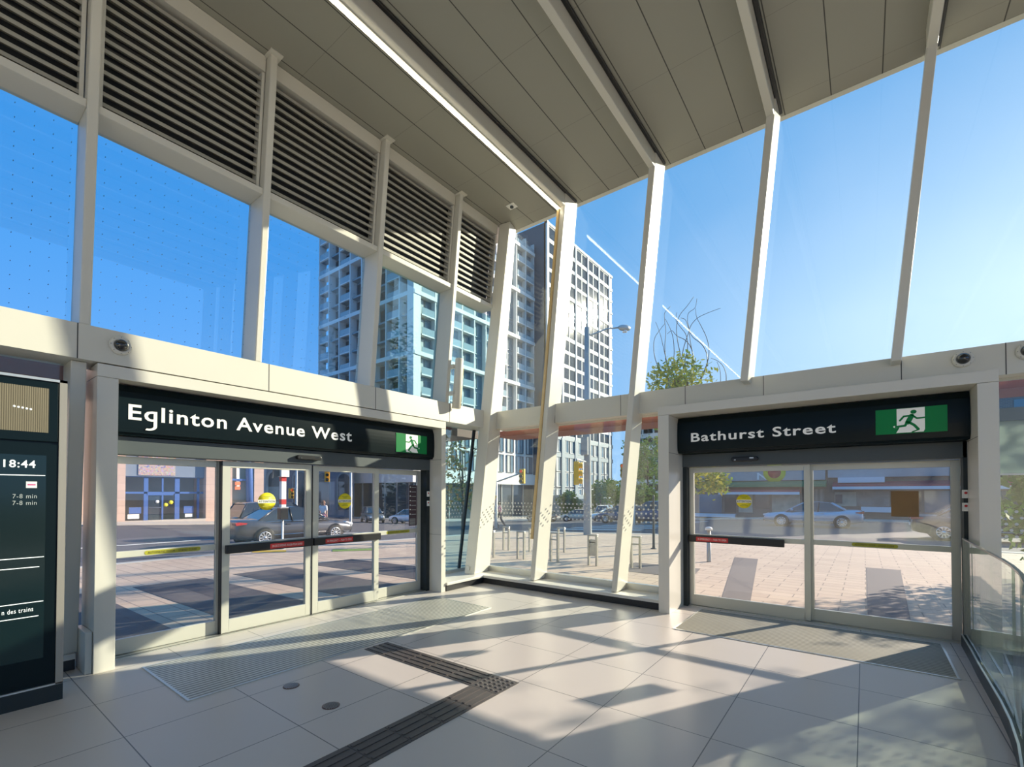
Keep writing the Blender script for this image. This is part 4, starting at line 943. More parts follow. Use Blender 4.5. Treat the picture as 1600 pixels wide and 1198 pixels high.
# ---- stone bank across Eglinton
BX = -47.0
BK = thing('bank_building', 'pink stone bank with blue-framed glass entrance across Eglinton Avenue', 'building', (-52, 10, G(-47, 10)))
zb = G(BX, 12)
def bx(px): # y on the plane X=BX seen at column px
    r = (px-CX)/F; return BX/(r*.7928-.6095)*(r*.6095+.7928)
def bz(px, py):
    r = (px-CX)/F; tt = BX/(r*.7928-.6095); return 1.65 + tt*((CY-py)/F+.0157)
ya, yb, yc, yd = bx(196), bx(322), bx(352), bx(398)
b = MB(); b.box((BX-10, -30, zb-1), (BX, ya, 12), STONE); b.box((BX-10, yb, zb-1), (BX, yc+.6, 12), STONE); b.box((BX-10, ya, 7.4), (BX, yb, 12), STONE); b.box((BX-10, yd, zb-1), (BX-.1, yd+.9, 12), STONE); b.box((BX-10, yc+.6, 6.6), (BX-.2, yd, 12), STONE); b.ob('wall', BK)
b = MB(); b.box((BX-3.0, ya, zb), (BX-2.9, yb, 7.4), INTER); b.box((BX-1.2, ya, zb-.5), (BX, yb, zb+.08), WALK); b.ob('interior', BK)
zt1 = bz(260, 745); zt0 = bz(260, 722)
b = MB(); b.box((BX-.6, ya, zt1), (BX-.4, yb, 7.4), BGREY); b.ob('fascia', BK)
b = MB(); b.box((BX-.4, bx(218), zt1+.1), (BX-.34, bx(276), 6.4), PATT); q = b.ob('mural_panel', BK); q['label'] = 'multicoloured patterned panel over the entrance'
b = MB()
for px, w in ((196, .18), (232, .3), (258, .12), (281, .35), (314, .18)): yy = bx(px); b.box((BX-.75, yy-w/2, zb), (BX-.6, yy+w/2, zt1), BLUEF)
for py, w in ((745, .12), (770, .16), (814, .18)): z = bz(260, py); b.box((BX-.75, ya, z-w/2), (BX-.6, yb, z+w/2), BLUEF)
b.box((BX-.78, bx(234), bz(245, 774)), (BX-.58, bx(275), bz(245, 769)), BLUEF)
b.ob('window_frame', BK)
b = MB(); b.box((BX-.72, bx(237), zb), (BX-.68, bx(256), bz(245, 774)), TWIN); b.box((BX-.67, bx(237), bz(245, 793)), (BX-.62, bx(256), bz(245, 794)), CHROME); b.disc((BX-.66, bx(250), bz(250, 784)), EX, .14, STWHITE, 14, .01); b.ob('entrance_door', BK)
b = MB(); b.disc((BX-.58, bx(263), bz(263, 789)), EX, .16, YELLOW, 12, .01); b.disc((BX-.58, bx(271), bz(271, 785)), EX, .17, YELLOW, 12, .01); b.ob('door_sticker', BK)
b = MB(); b.box((BX-.58, bx(203), bz(212, 811)), (BX-.5, bx(221), bz(212, 804)), STWHITE); b.box((BX-.56, bx(205), bz(212, 803)), (BX-.5, bx(224), bz(212, 793)), BLUEF); b.box((BX-.58, bx(291), bz(298, 802)), (BX-.5, bx(306), bz(298, 791)), BLUEF); b.box((BX-.58, bx(293), bz(298, 808)), (BX-.5, bx(305), bz(298, 803)), STWHITE); b.ob('window_poster', BK)
# corner shop window with blue arch frame
b = MB(); b.box((BX-.8, yc+.6, zb), (BX-.7, yd, 6.6), INTER); b.ob('corner_glazing', BK)
b = MB(); b.tube([(BX-.3, bx(372), 6.6), (BX-.3, bx(384), 5.6), (BX-.3, bx(391), 4.2), (BX-.3, bx(393), zb)], .32, BLUEF, 8); b.box((BX-.5, yc+.6, bz(375, 751)), (BX-.3, yd, bz(375, 748)), BLUEF); b.box((BX-.5, bx(375)-.15, bz(375, 760)), (BX-.4, bx(375)+.15, 6.6), STWHITE); b.ob('arched_frame', BK)
b = MB(); 
for py in (753, 760): b.box((BX-.28, bx(369), bz(372, py+5)), (BX-.2, bx(377), bz(372, py)), mk('orange_neon_%d' % py, (.7, .15, .04), .5, emit=.6))
b.ob('window_sign', BK)
# ---- blue-grey stone block with arches beyond the bank
AB = thing('stone_block', 'shaded blue-grey block with arched windows between bank and tower', 'building', (-66, 34, -2))
b = MB(); b.box((-76, 26, -3), (-64, 43.5, 17), BGREY); b.box((-64, 26, 8.2), (-63.6, 43.5, 8.8), TMID); b.box((-64, 26, 16), (-63.4, 43.5, 17), TMID); b.ob('wall', AB)
def arch(y, z0, w, h, r=0):
    b = MB(); pts = [(y-w/2, z0), (y+w/2, z0)] + [(y+w/2*math.cos(k*math.pi/8), z0+h+w/2*math.sin(k*math.pi/8)) for k in range(9)]
    po = [(y-w/2-.3, z0), (y+w/2+.3, z0)] + [(y+(w/2+.3)*math.cos(k*math.pi/8), z0+h+(w/2+.3)*math.sin(k*math.pi/8)) for k in range(9)]
    b.prism(po, LP(-64), 0, .12, TMID); b.prism(pts, LP(-64), .12, .16, TWIN); b.ob('arched_window', AB)
for k in range(5): arch(27.6+3.5*k, -1.0, 2.0, 4.6)
for k in range(5): 
    b = MB(); y = 27.6+3.5*k; b.prism([(y-1, 9.6), (y+1, 9.6), (y+1, 13.5), (y-1, 13.5)], LP(-64), 0, .1, TWIN); b.ob('window', AB)
# ---- far white block and low block to the right of the towers
FB = thing('white_block', 'distant white block with balconies right of the slab tower', 'building', (-44, 135, -3))
b = MB(); b.box((-52, 122, -4), (-41, 140, 26), TWHITE); b.ob('wall', FB)
wmf = window_mesh(2.6, 1.9, TWIN, TMID, 1)
grid_windows(FB, wmf, [(-44.5-3.4*k if False else -43+-3.0*k, 121.95, -1+3.1*r) for k in range(3) for r in range(8)], 0, 'window')
grid_windows(FB, wmf, [(-40.95, 124+3.6*k, -1+3.1*r) for k in range(4) for r in range(8)], PI2, 'window')
# ---- shops across Bathurst Street
SY = 46.0
def sx(px):
    r = (px-CX)/F; return SY/(r*.6095+.7928)*(r*.7928-.6095)
def sz(px, py):
    r = (px-CX)/F; tt = SY/(r*.6095+.7928); return 1.65 + tt*((CY-py)/F+.0157)
def shop(label, p0, p1, top, wall):
    x0, x1 = sx(p0), sx(p1)
    t = thing('shop_building', label, 'building', ((x0+x1)/2, SY+4, G(0, SY)), 'row of shops across Bathurst Street')
    b = MB(); b.box((x0, SY, G(0, SY)-.3), (x1, SY+9, top), wall); b.ob('wall', t); return t, x0, x1
def awning(t, p0, p1, y0, y1, mat, lip, name='awning'):
    xa, xb = sx(p0), sx(p1); zt, zb_ = sz(p0, y0), sz(p0, y1)
    b = MB(); b.prism([(0, zt), (0, zb_), (1.3, zb_), (1.3, zb_+(zt-zb_)*.45)], lambda a, c, d: (d, SY-a, c), xa, xb, mat)
    if lip: b.box((xa, SY-1.34, zb_-.12), (xb, SY-1.28, zb_+.10), lip)
    b.ob(name, t)
def front(t, p0, p1, y0, y1, mat, name='shop_window', d=.06):
    b = MB(); xa, xb = sx(p0), sx(p1); b.box((xa, SY-d, sz(p0, y1)), (xb, SY+.02, sz(p0, y0)), mat); o = b.ob(name, t); return o
gb = 800
t, _, _ = shop('brick shop with green awning and grey signboard, left across Bathurst Street', 1085, 1292, 9.5, BRICK)
front(t, 1090, 1290, 737, 752, SIGNG, 'signboard', .3)
b = MB(); xa = sx(1125); b.text('N', (sx(1184), SY-.31, sz(1184, 749)), EX, EZ, .8, STWHITE, (0, -1, 0), height=.62, off=.02); b.ob('sign_lettering', t)
b = MB(); b.lathe([(1e-4, .01), (.85, .01), (.85, 0)], (sx(1211), SY-.31, sz(1211, 738)), (0, -1, 0), YELLOW, 20); b.lathe([(1e-4, .02), (.5, .02), (.5, .01)], (sx(1211), SY-.31, sz(1211, 738)), (0, -1, 0), RED, 20); b.ob('round_logo', t)
awning(t, 1125, 1292, 752, 761, AWNG, None); awning(t, 1128, 1252, 760, 770, AWNR, AWNW, 'red_awning')
front(t, 1092, 1128, 772, gb, TWIN2); front(t, 1132, 1150, 772, gb, TWIN); front(t, 1154, 1176, 772, gb, POSTER, 'shop_door'); front(t, 1180, 1202, 772, gb-6, TWIN); front(t, 1206, 1250, 772, gb, POSTER, 'window_poster'); front(t, 1256, 1288, 764, gb, ridge_mat('corrugated_shutter', (.2, .17, .15), (.36, .32, .27), 0, .35), 'shutter')
front(t, 1086, 1150, 806, 801, AWNW, 'window_ledge', .5)
t, _, _ = shop('brick shop with long red fascia and posters, right across Bathurst Street', 1292, 1640, 10.5, BRICK)
front(t, 1294, 1640, 732, 746, SIGNG, 'signboard', .3)
awning(t, 1302, 1640, 752, 762, AWNR, AWNW, 'red_awning')
b = MB(); b.box((sx(1310), SY-.9, sz(1310, 754)), (sx(1382), SY-.1, sz(1310, 746)), AWNW); b.ob('roof_unit', t)
front(t, 1304, 1338, 768, 790, POSTER, 'shop_panel'); front(t, 1305, 1316, 772, 786, TDARK, 'menu_board', .12); front(t, 1338, 1390, 767, 790, mk('collage_poster', (.3, .27, .24), .7, var=.8, vscale=1.1), 'window_poster'); front(t, 1345, 1395, 791, 799, AWNW, 'ledge', .5); front(t, 1398, 1440, 768, 798, TWIN, 'shop_window'); front(t, 1444, 1490, 766, 800, TWIN2, 'shop_window'); front(t, 1495, 1620, 766, 800, TWIN, 'shop_window')
for k in range(9):
    b = MB(); x = sx(1100)+4.2*k; b.box((x-.9, SY-.05, 6.0), (x+.9, SY+.05, 8.0), TWIN2); b.ob('upper_window', bpy.data.objects['shop_building'] if k < 3 else t)

# ================================================================== STREET FURNITURE
stand = [(767, 870), (791, 859), (814, 873), (832, 862), (866, 877), (877, 862), (926, 883), (993, 887)]
sn = ['leftmost, nearest the corner post', 'second from the left, set back', 'third from the left', 'behind the first rib', 'fifth, just right of the first rib', 'set back right of the first rib', 'wide one before the concrete pole', 'beside the second rib']
def gpt(px, py):
    """ground point seen at a pixel of the photograph"""
    r = (px-CX)/F; s_ = (CY-py)/F+.0157; t = 8.0
    for _ in range(60):
        x, y = t*(r*.7928-.6095), t*(r*.6095+.7928); t += (1.65 + t*s_ - G(x, y))*.25/abs(s_)*.5
    return t*(r*.7928-.6095), t*(r*.6095+.7928), t
for (px, py), lab in zip(stand, sn):
    x, y, tt = gpt(px, py); z = G(x, y)
    t = thing('bike_stand', 'slim twin-post steel bike stand on the forecourt, ' + lab, 'bike stand', (x, y, z), 'steel bike stands on the forecourt')
    for s in (-1, 1):
        b = MB(); b.box((x+s*.10-.022, y-.035, z), (x+s*.10+.022, y+.035, z+.68), STEEL); b.ob('post', t, bevel=.004)
    b = MB(); b.box((x-.125, y-.037, z+.68), (x+.125, y+.037, z+.715), STEEL); b.box((x-.10, y-.02, z+.52), (x+.10, y+.02, z+.55), STEEL)
    if px == 926: b.box((x-.10, y-.02, z+.22), (x+.10, y+.02, z+.6), STEEL)
    b.ob('crossbar', t, bevel=.004)
x, y, tt = gpt(1107, 877)
t = thing('bollard', 'single slim steel bollard outside the left panel of the Bathurst doors', 'bollard', (x, y, G(x, y)))
b = MB(); b.lathe([(1e-4, 0), (.055, 0), (.05, .02), (.045, .78), (1e-4, .78)], (x, y, G(x, y)), EZ, STEEL, 16); b.ob('post', t)
b = MB(); b.lathe([(1e-4, 0), (.085, 0), (.085, .05), (.05, .08), (1e-4, .08)], (x, y, G(x, y)+.78), EZ, STWHITE, 16); b.ob('cap', t)

# concrete street lamp pole
x, y = aim(918, 21.0); z = G(x, y)
t = thing('street_lamp', 'tall grey concrete street lamp pole seen between the first two ribs', 'street lamp', (x, y, z))
b = MB(); b.lathe([(.19, 0), (.16, 3), (.12, 9.4), (1e-4, 9.4)], (x, y, z), EZ, CONC, 20); b.ob('pole', t)
hx, hy = aim(968, 21.4); zt = z+9.3
b = MB(); b.tube([(x, y, zt-.3), (x+(hx-x)*.3, y+(hy-y)*.3, zt-.1), (x+(hx-x)*.6, y+(hy-y)*.6, zt+.12), (hx, hy, zt+.25)], .035, GALV, 8); b.ob('arm', t)
d = Vector((hx-x, hy-y, 0)).normalized(); o_ = Vector((hx, hy, zt+.25))
b = MB(); b.lathe([(1e-4, 0), (.06, .02), (.13, .15), (.15, .40), (.10, .58), (1e-4, .62)], o_-d*.05, d, GALV, 14); b.ob('lamp_head', t)
b = MB(); b.lathe([(1e-4, 0), (.10, .02), (.11, .1), (1e-4, .12)], o_+d*.3+Vector((0, 0, -.10)), (0, 0, -1), HEADL, 14); b.ob('lens', t)
b = MB(); b.box((x-.2, y-.24, z+3.6), (x+.12, y-.12, z+4.4), CONC); b.box((x-.12, y-.26, z+4.6), (x+.06, y-.14, z+4.9), STWHITE); b.ob('cabinet', t)
ax, ay = aim(992, 21.5); b = MB(); b.tube([(x, y, z+5.05), (ax, ay, z+5.75)], .05, GALV, 8); b.ob('mast_arm', t)
# traffic lights
def signal(label, px, py, t_, facing, h=.95, pole=None, arm=None, lit=True):
    x, y = aim(px, t_); z = 1.65 + t_*((CY-py)/F+.0157)
    t = thing('traffic_light', label, 'traffic light', (x, y, z), 'traffic lights at the crossing')
    d = Vector((math.sin(facing), -math.cos(facing), 0)); sd = Vector((d.y, -d.x, 0))*-1
    def pt(a, c, e): return tuple(Vector((x, y, z)) + sd*a + d*e + Vector((0, 0, c)))
    b = MB(); b.prism([(-.17, -h/2), (.17, -h/2), (.17, h/2), (-.17, h/2)], pt, -.12, .10, SIGY); b.ob('housing', t, bevel=.02)
    for k, mt in enumerate((LENSR if lit else LENSD, LENSD, LENSD)):
        o = Vector(pt(0, h/3-k*h/3, .10)); c = MB(); c.disc(o, d, .105, mt, 16, .01); c.ob('lens', t)
        v = MB(); v.lathe([(.125, 0), (.125, .16), (.115, .16), (.115, 0)], o, d, SIGY, 14); v.ob('visor', t)
    if pole:
        px2, zt = pole; xx, yy = aim(px2, t_); g = G(xx, yy)
        b = MB(); b.lathe([(.11, 0), (.08, zt-g), (1e-4, zt-g)], (xx, yy, g), EZ, GALV, 12); b.ob('pole', t)
        b = MB(); b.tube([(xx, yy, arm), (x, y, z+h*.25)], .05, GALV, 8); b.ob('arm', t)
    elif arm:
        xx, yy, zz = arm; b = MB(); b.tube([(xx, yy, zz), (x, y, z+h/2+.1), (x, y, z+h/2)], .035, GALV, 8); b.ob('arm', t)
    return t
zp = lambda px, py, t: 1.65 + t*((CY-py)/F+.0157)
signal('yellow traffic light facing the station, hung on an arm left of the first rib', 816, 744, 30, R(10), .95, (775, zp(775, 672, 30)), zp(775, 753, 30))
xp, yp = aim(918, 21.0)
signal('yellow-edged traffic light seen from its side, left of the concrete pole', 901, 739, 20, R(118), 1.0, None, (xp, yp, zp(918, 722, 21)), False)
signal('red-lit traffic light half hidden behind the second rib', 974, 735, 32, R(0), .95, (990, zp(990, 700, 32)), zp(990, 722, 32))
signal('yellow traffic light at the top of the third Eglinton door panel', 511, 742, 33, R(60), 1.0, (548, zp(548, 700, 33)), zp(548, 726, 33))
signal('small yellow traffic light right of the red and white stop post', 455, 771, 36, R(80), .8, (463, zp(463, 690, 36)), zp(463, 762, 36))
x, y = aim(769, 29.6); z = zp(769, 776, 29.6)
t = thing('pedestrian_signal', 'small pedestrian signal on the signal pole right of the corner post', 'signal', (x, y, z))
b = MB(); b.box((x-.18, y-.1, z-.2), (x+.18, y+.1, z+.2), BROWN); b.ob('housing', t); xq, yq = aim(775, 30); b = MB(); b.tube([(x, y, z), (xq, yq, z)], .04, GALV, 6); b.ob('bracket', t); b = MB(); b.box((x-.12, y-.115, z-.12), (x+.12, y-.1, z+.12), LENSD); b.ob('lens', t)
# stop post in red and white
x, y, tt = gpt(442, 857.5); z = G(x, y); fz = lambda py: 1.65 + tt*((CY-py)/F+.0157)
t = thing('stop_post', 'red and white transit stop post at the kerb outside the Eglinton doors', 'sign', (x, y, z))
b = MB(); b.lathe([(.10, 0), (.10, .03), (.035, .04), (.035, fz(812)-z), (1e-4, fz(812)-z)], (x, y, z), EZ, STWHITE, 12); b.ob('pole', t)
b = MB(); b.box((x-.12, y-.12, fz(811)), (x+.12, y+.12, fz(794)), BLACK); b.box((x-.13, y-.13, fz(794)), (x+.13, y+.13, fz(792)), GALV); b.ob('timetable_box', t)
b = MB(); b.box((x-.075, y-.075, fz(792)), (x+.075, y+.075, fz(745)), STWHITE); b.ob('upper_post', t)
for p0, p1 in ((788, 780), (752, 745)):
    b = MB(); b.box((x-.078, y-.078, fz(p0)), (x+.078, y+.078, fz(p1)), RED); b.ob('red_band', t)
b = MB(); b.box((x-.12, y-.12, fz(745)), (x+.14, y+.14, fz(728)), STWHITE); b.ob('cap_box', t)
b = MB(); b.hexa([(x-.03, y-.36, fz(748)), (x+.03, y-.36, fz(748)), (x+.03, y-.12, fz(744)), (x-.03, y-.12, fz(744)), (x-.03, y-.30, fz(728)), (x+.03, y-.30, fz(728)), (x+.03, y-.12, fz(728)), (x-.03, y-.12, fz(728))], MIDGREY); b.ob('flag_panel', t)
# slim post by the second rib
x, y, tt = gpt(1021, 857); z = G(x, y)
t = thing('sign_post', 'slim dark upright post between the second rib and the Bathurst doorway', 'post', (x, y, z)); b = MB(); b.lathe([(.05, 0), (.04, .1), (.03, 1.6), (.022, 1.65), (1e-4, 1.65)], (x, y, z), EZ, MIDGREY, 10); b.ob('pole', t)
b = MB(); b.disc((x, y, z), EZ, .09, MIDGREY, 12, .02); b.ob('foot', t)

# ================================================================== TREES AND RODS
def tree(name, label, x, y, height, crown, nleaf, mat, leaf, group=None, trunk_r=.09, squash=1.0, blobs=7, seed=1, extra=()):
    rnd = random.Random(seed); z = G(x, y)
    t = thing(name, label, 'tree', (x, y, z), group)
    b = MB(); top = z+height-crown*.6
    b.tube([(x, y, z-.1), (x+.05, y, z+(top-z)*.5), (x-.03, y+.05, top)], [trunk_r, trunk_r*.8, trunk_r*.4], BARK, 10)
    cs = []
    for k in range(blobs):
        a = rnd.uniform(0, 6.28); rr = crown*rnd.uniform(.25, .75); c = Vector((x+rr*math.cos(a), y+rr*math.sin(a), z+height-crown*squash+rnd.uniform(-.75, .75)*crown*squash)); cs.append((c, crown*rnd.uniform(.35, .6)))
        b.tube([(x, y, z+(top-z)*rnd.uniform(.55, .9)), c*.5+Vector((x, y, top))*.5, c], [trunk_r*.4, trunk_r*.25, trunk_r*.1], BARK, 6)
    cs.append((Vector((x, y, z+height-crown*squash*.5)), crown*.55))
    for ex_, ey_, ez_, er_ in extra: cs += [(Vector((ex_, ey_, ez_)), er_)]*2; b.tube([(x, y, z+1.6), ((x+ex_)/2, (y+ey_)/2, (z+1.9+ez_)/2+.2), (ex_, ey_, ez_)], [trunk_r*.4, trunk_r*.25, trunk_r*.1], BARK, 6)
    b.ob('trunk', t)
    l = MB(); vs = []; fs = []
    for k in range(nleaf):
        c, r = rnd.choice(cs); d = Vector((rnd.gauss(0, 1), rnd.gauss(0, 1), rnd.gauss(0, 1))).normalized()*r*(rnd.uniform(.3, 1)**.5+max(0, rnd.gauss(0, .22)))
        p = c+d; u = Vector((rnd.gauss(0, 1), rnd.gauss(0, 1), rnd.gauss(0, .7))).normalized(); w = u.orthogonal().normalized(); q = leaf*rnd.uniform(.6, 1.2); n0 = len(vs)
        vs += [p-u*q, p+w*q*.45-u*q*.1, p+u*q, p-w*q*.45-u*q*.1]; fs.append((n0, n0+1, n0+2, n0+3))
    l.add(vs, fs, mat); me = bpy.data.meshes.new('foliage'); me.from_pydata([tuple(v) for v in vs], [], fs); me.materials.append(mat)
    o = bpy.data.objects.new('foliage', me); COL.objects.link(o); o.parent = t; o.matrix_parent_inverse = Matrix.Translation(-Vector(t.location)); return t
x, y = aim(1062, 13.5); tree('young_tree', 'young tree with green and gold leaves outside the left end of the Bathurst doors', x, y, 5.6, .95, 3000, LEAF, .085, blobs=10, squash=1.7, seed=4, extra=[(*aim(1100, 13.2), 2.15, .5), (*aim(1120, 13.2), 1.95, .3), (*aim(1085, 13.3), 2.5, .5), (*aim(1045, 13.5), 5.0, .55), (*aim(1070, 13.6), 5.2, .5)])
x, y = aim(722, 16.5); tree('young_tree', 'thin young tree with russet and green leaves seen through the teal pane', x, y, 3.9, 1.0, 900, LEAF3, .075, trunk_r=.05, squash=1.5, seed=8)
for i, (px, tt, h, c, lab) in enumerate([(1012, 70, 11.5, 3.4, 'leafy street tree behind the gap left of the Bathurst doorway'), (1000, 60, 4.6, 2.2, 'low green bush just right of the second rib'), (962, 74, 5.8, 2.9, 'round green bush left of the second rib'), (938, 80, 6.2, 3.0, 'green bush behind the concrete pole'), (1032, 84, 12, 4, 'green street tree mostly hidden by the Bathurst doorway jamb'), (892, 72, 4.2, 2.0, 'small bush at the foot of the slab tower')]):
    x, y = aim(px, tt); tree('street_tree', lab, x, y, h, c, 1500, LEAF2, .28, 'greenery beyond the crossing', .15, .8, 8, 20+i)
tree('street_tree', 'broad street tree outside right of the Bathurst doors, out of the picture', 7.2, 13.2, 7.0, 2.7, 5200, LEAF2, .15, None, .16, .9, 14, 60)
tree('street_tree', 'unseen low shrub added right of the Bathurst doors to shade the pavers', 3.3, 13.0, 2.7, 1.25, 2600, LEAF2, .12, None, .08, .9, 12, 61)  # out-of-view shrub added only to cast shade on the pavers
# bent rods rising behind the treetop
RD = 16.6
def rp(q, off=0):
    px, py = q; x, y = aim(px, RD+off); return (x, y, 1.65+(RD+off)*((CY-py)/F+.0157))
def zc(cx_, cy_): return (1010+cx_/7.985, 460+cy_/7.985)
rods = [[(605, 10), (520, 130), (430, 240), (390, 370), (395, 540), (425, 700), (445, 800), (520, 1150)],
        [(645, 35), (620, 150), (540, 215), (525, 310), (545, 430), (560, 590), (590, 740), (605, 880), (595, 1000), (565, 1130)],
        [(625, 160), (640, 270), (700, 390), (760, 520), (790, 650), (785, 780), (740, 920), (645, 1115)],
        [(940, 155), (780, 215), (650, 280), (570, 370), (540, 460), (500, 570), (465, 700), (455, 820), (510, 1150)],
        [(310, 135), (240, 215), (240, 320), (250, 450), (240, 620), (245, 750), (270, 870), (420, 1160)],
        [(245, 290), (310, 420), (345, 550), (355, 700), (355, 880), (430, 1150)],
        [(240, 350), (170, 440), (110, 540), (100, 680), (125, 820), (190, 940), (400, 1160)],
        [(125, 330), (180, 480), (215, 620), (250, 780), (290, 900), (420, 1150)],
        [(270, 480), (330, 440), (390, 505), (490, 555), (560, 640), (595, 760), (600, 900), (570, 1130)],
        [(440, 280), (500, 305), (545, 430), (590, 520), (690, 600), (750, 690), (770, 790), (755, 900), (660, 1115)],
        [(390, 210), (380, 310), (440, 400), (500, 480), (525, 590), (515, 720), (490, 830), (530, 1140)],
        [(815, 785), (900, 820), (970, 890), (1005, 1000), (990, 1130), (900, 1300)],
        [(890, 830), (925, 920), (935, 1040), (925, 1130), (880, 1300)],
        [(785, 930), (820, 1010), (830, 1090), (820, 1300)],
        [(70, 890), (140, 970), (210, 1060), (400, 1170)]]
x, y = aim(1078, RD); z = G(x, y)
t = thing('rod_sculpture', 'tall sculpture of thin bent dark rods rising behind the treetop', 'sculpture', (x, y, z))
def smooth(pts, n=4):
    out = []
    for i in range(len(pts)-1):
        p0, p1, p2, p3 = [Vector(pts[min(max(k, 0), len(pts)-1)]) for k in (i-1, i, i+1, i+2)]
        for k in range(n):
            s = k/n; out.append(.5*((2*p1)+(p2-p0)*s+(2*p0-5*p1+4*p2-p3)*s*s+(3*p1-p0-3*p2+p3)*s**3))
    out.append(Vector(pts[-1])); return out
for i, rd in enumerate(rods):
    off = (i % 5-2)*.16
    pts = [rp(zc(*q), off*(1-k/len(rd))) for k, q in enumerate(rd)]
    pts = smooth(pts) + [(x+.02*(i % 4), y+.02*(i % 3), z+1.2), (x+.02*(i % 4), y+.02*(i % 3), z)]
    n = len(pts); b = MB(); b.tube(pts, [.007+.012*k/n for k in range(n)], ROD, 6); b.ob('rod', t)

# ================================================================== CARS
def car(label, x, y, heading, col, kind='sedan', group='cars on the streets', dz=-.06, cat='car'):
    t = thing('car', label, cat, (0, 0, 0), group)
    P = dict(sedan=dict(L=4.85, W=.92, belt=.92, roof=1.45, hood=.88, deck=1.02, g=(-1.75, -.95, .35, 1.25), tail=.55),
             suv=dict(L=4.6, W=.93, belt=1.05, roof=1.68, hood=1.0, deck=1.05, g=(-2.1, -1.75, .35, 1.15), tail=.9),
             hatch=dict(L=4.1, W=.87, belt=.95, roof=1.52, hood=.92, deck=.95, g=(-1.9, -1.5, .3, 1.2), tail=.9),
             van=dict(L=5.2, W=.97, belt=1.15, roof=2.05, hood=1.1, deck=1.15, g=(-2.5, -2.4, 1.2, 1.9), tail=1))[kind]
    L, Wd = P['L'], P['W']; h = L/2
    b = MB(); st = [-h, -h+.12, -h+.45, -h+.95, P['g'][0]+.2 if P['g'][0]+.2 > -h+1.1 else -h+1.2, -.4, .4, P['g'][3]-.1, h-.95, h-.40, h-.12, h]
    ztop = []
    for q in st:
        if q < P['g'][0]+.3: ztop.append(P['deck'])
        elif q > P['g'][3]-.2: ztop.append(P['hood']-.10*max(0, (q-P['g'][3])/(h-P['g'][3]))**1.3*1.6)
        else: ztop.append(P['belt'])
    ztop[0] = P['deck']-.12; ztop[-1] = P['hood']-.32; ztop[-2] -= .02
    vs = []; fs = []; n = 11
    for q, zt in zip(st, ztop):
        e = abs(q)/h; w = Wd*(1-.16*max(0, e-.78)/.22*1.0); zb_ = .22+(.10 if e > .9 else 0)
        zm = zb_+(zt-zb_)*.45
        half = [(0, zb_), (w*.85, zb_), (w*.97, zb_+.10), (w, zm), (w*.97, zt-.08), (w*.84, zt), (0, zt+.03)]
        ring = [(-a, c) for a, c in half[1:-1]][::-1]
        full = half + ring
        for a, c in full: vs.append((q, a, c))
    m_ = len(full)
    for i in range(len(st)-1):
        for k in range(m_): fs.append((i*m_+k, (i+1)*m_+k, (i+1)*m_+(k+1) % m_, i*m_+(k+1) % m_))
    fs += [tuple(range(m_)), tuple((len(st)-1)*m_+k for k in range(m_-1, -1, -1))]
    b.add(vs, fs, col, True); b.ob('body', t, subsurf=1)
    g0, g1, g2, g3 = P['g']; zb_, zr = P['belt']-.03, P['roof']; wb, wr = Wd*.86, Wd*.66
    gl = MB(); sec = [(g0, zb_, zb_+.02), (g1, zb_, zr-.05), ((g1+g2)/2, zb_, zr), (g2, zb_, zr-.05), (g3, zb_, zb_+.02)]; vs = []; fs = []
    for q, z0, z1 in sec:
        f = (z1-z0)/(zr-z0); w1 = wb+(wr-wb)*f; vs += [(q, -wb, z0), (q, -w1, z1), (q, w1, z1), (q, wb, z0)]
    for i in range(len(sec)-1):
        for k in range(3): fs.append((i*4+k, i*4+k+1, (i+1)*4+k+1, (i+1)*4+k))
    gl.add(vs, fs, CARGL, False); gl.ob('windows', t)
    rf = MB(); vs = []; fs = []
    rs = [(g1-.06, zr-.07), (g1+.15, zr-.02), ((g1+g2)/2, zr+.015), (g2-.15, zr-.02), (g2+.06, zr-.075)]
    for q, z1 in rs:
        for a in (-1.04, -.8, 0, .8, 1.04): vs.append((q, wr*a, z1+.012-.035*(abs(a) > 1)))
    for i in range(4):
        for k in range(4): fs.append((i*5+k, i*5+k+1, (i+1)*5+k+1, (i+1)*5+k))
    rf.add(vs, fs, col, True)
    for s in (-1, 1):
        for (xa, za), (xb, zb2) in (((g0, zb_), (g1, zr-.05)), ((g3, zb_), (g2, zr-.05)), (((g1+g2)/2-.05, zb_), ((g1+g2)/2-.1, zr-.02))):
            f = 1; rf.tube([(xa, s*wb*1.0, za), (xb, s*wr*1.01, zb2)], .035, col if (xa != (g1+g2)/2-.05) else BLACK, 6)
        if kind in ('suv', 'van', 'hatch'): rf.hexa([(g0, s*wb*.99, zb_), (g0+.55, s*wb*1.005, zb_), (g0+.55, s*(wb*1.005-.02), zb_), (g0, s*(wb-.02), zb_), (g1, s*wr, zr-.05), (g1+.35, s*wr*1.01, zr-.03), (g1+.35, s*(wr-.02), zr-.03), (g1, s*(wr-.02), zr-.05)], col)
    rf.ob('roof', t)
    tr = MB()
    for s in (-1, 1):
        tr.tube([(g0+.3, s*wb*1.01, zb_+.03), (g3-.2, s*wb*1.01, zb_+.03)], .012, CHROME, 6); tr.tube([(-h+1.3, s*(Wd+.0), .42), (h-1.35, s*(Wd+.0), .42)], .014, CHROME, 6)
        for hx_ in (-.55, .45): tr.box((hx_-.09, s*Wd*.955, .80), (hx_+.09, s*Wd*.995, .83), col)
    tr.ob('trim', t)
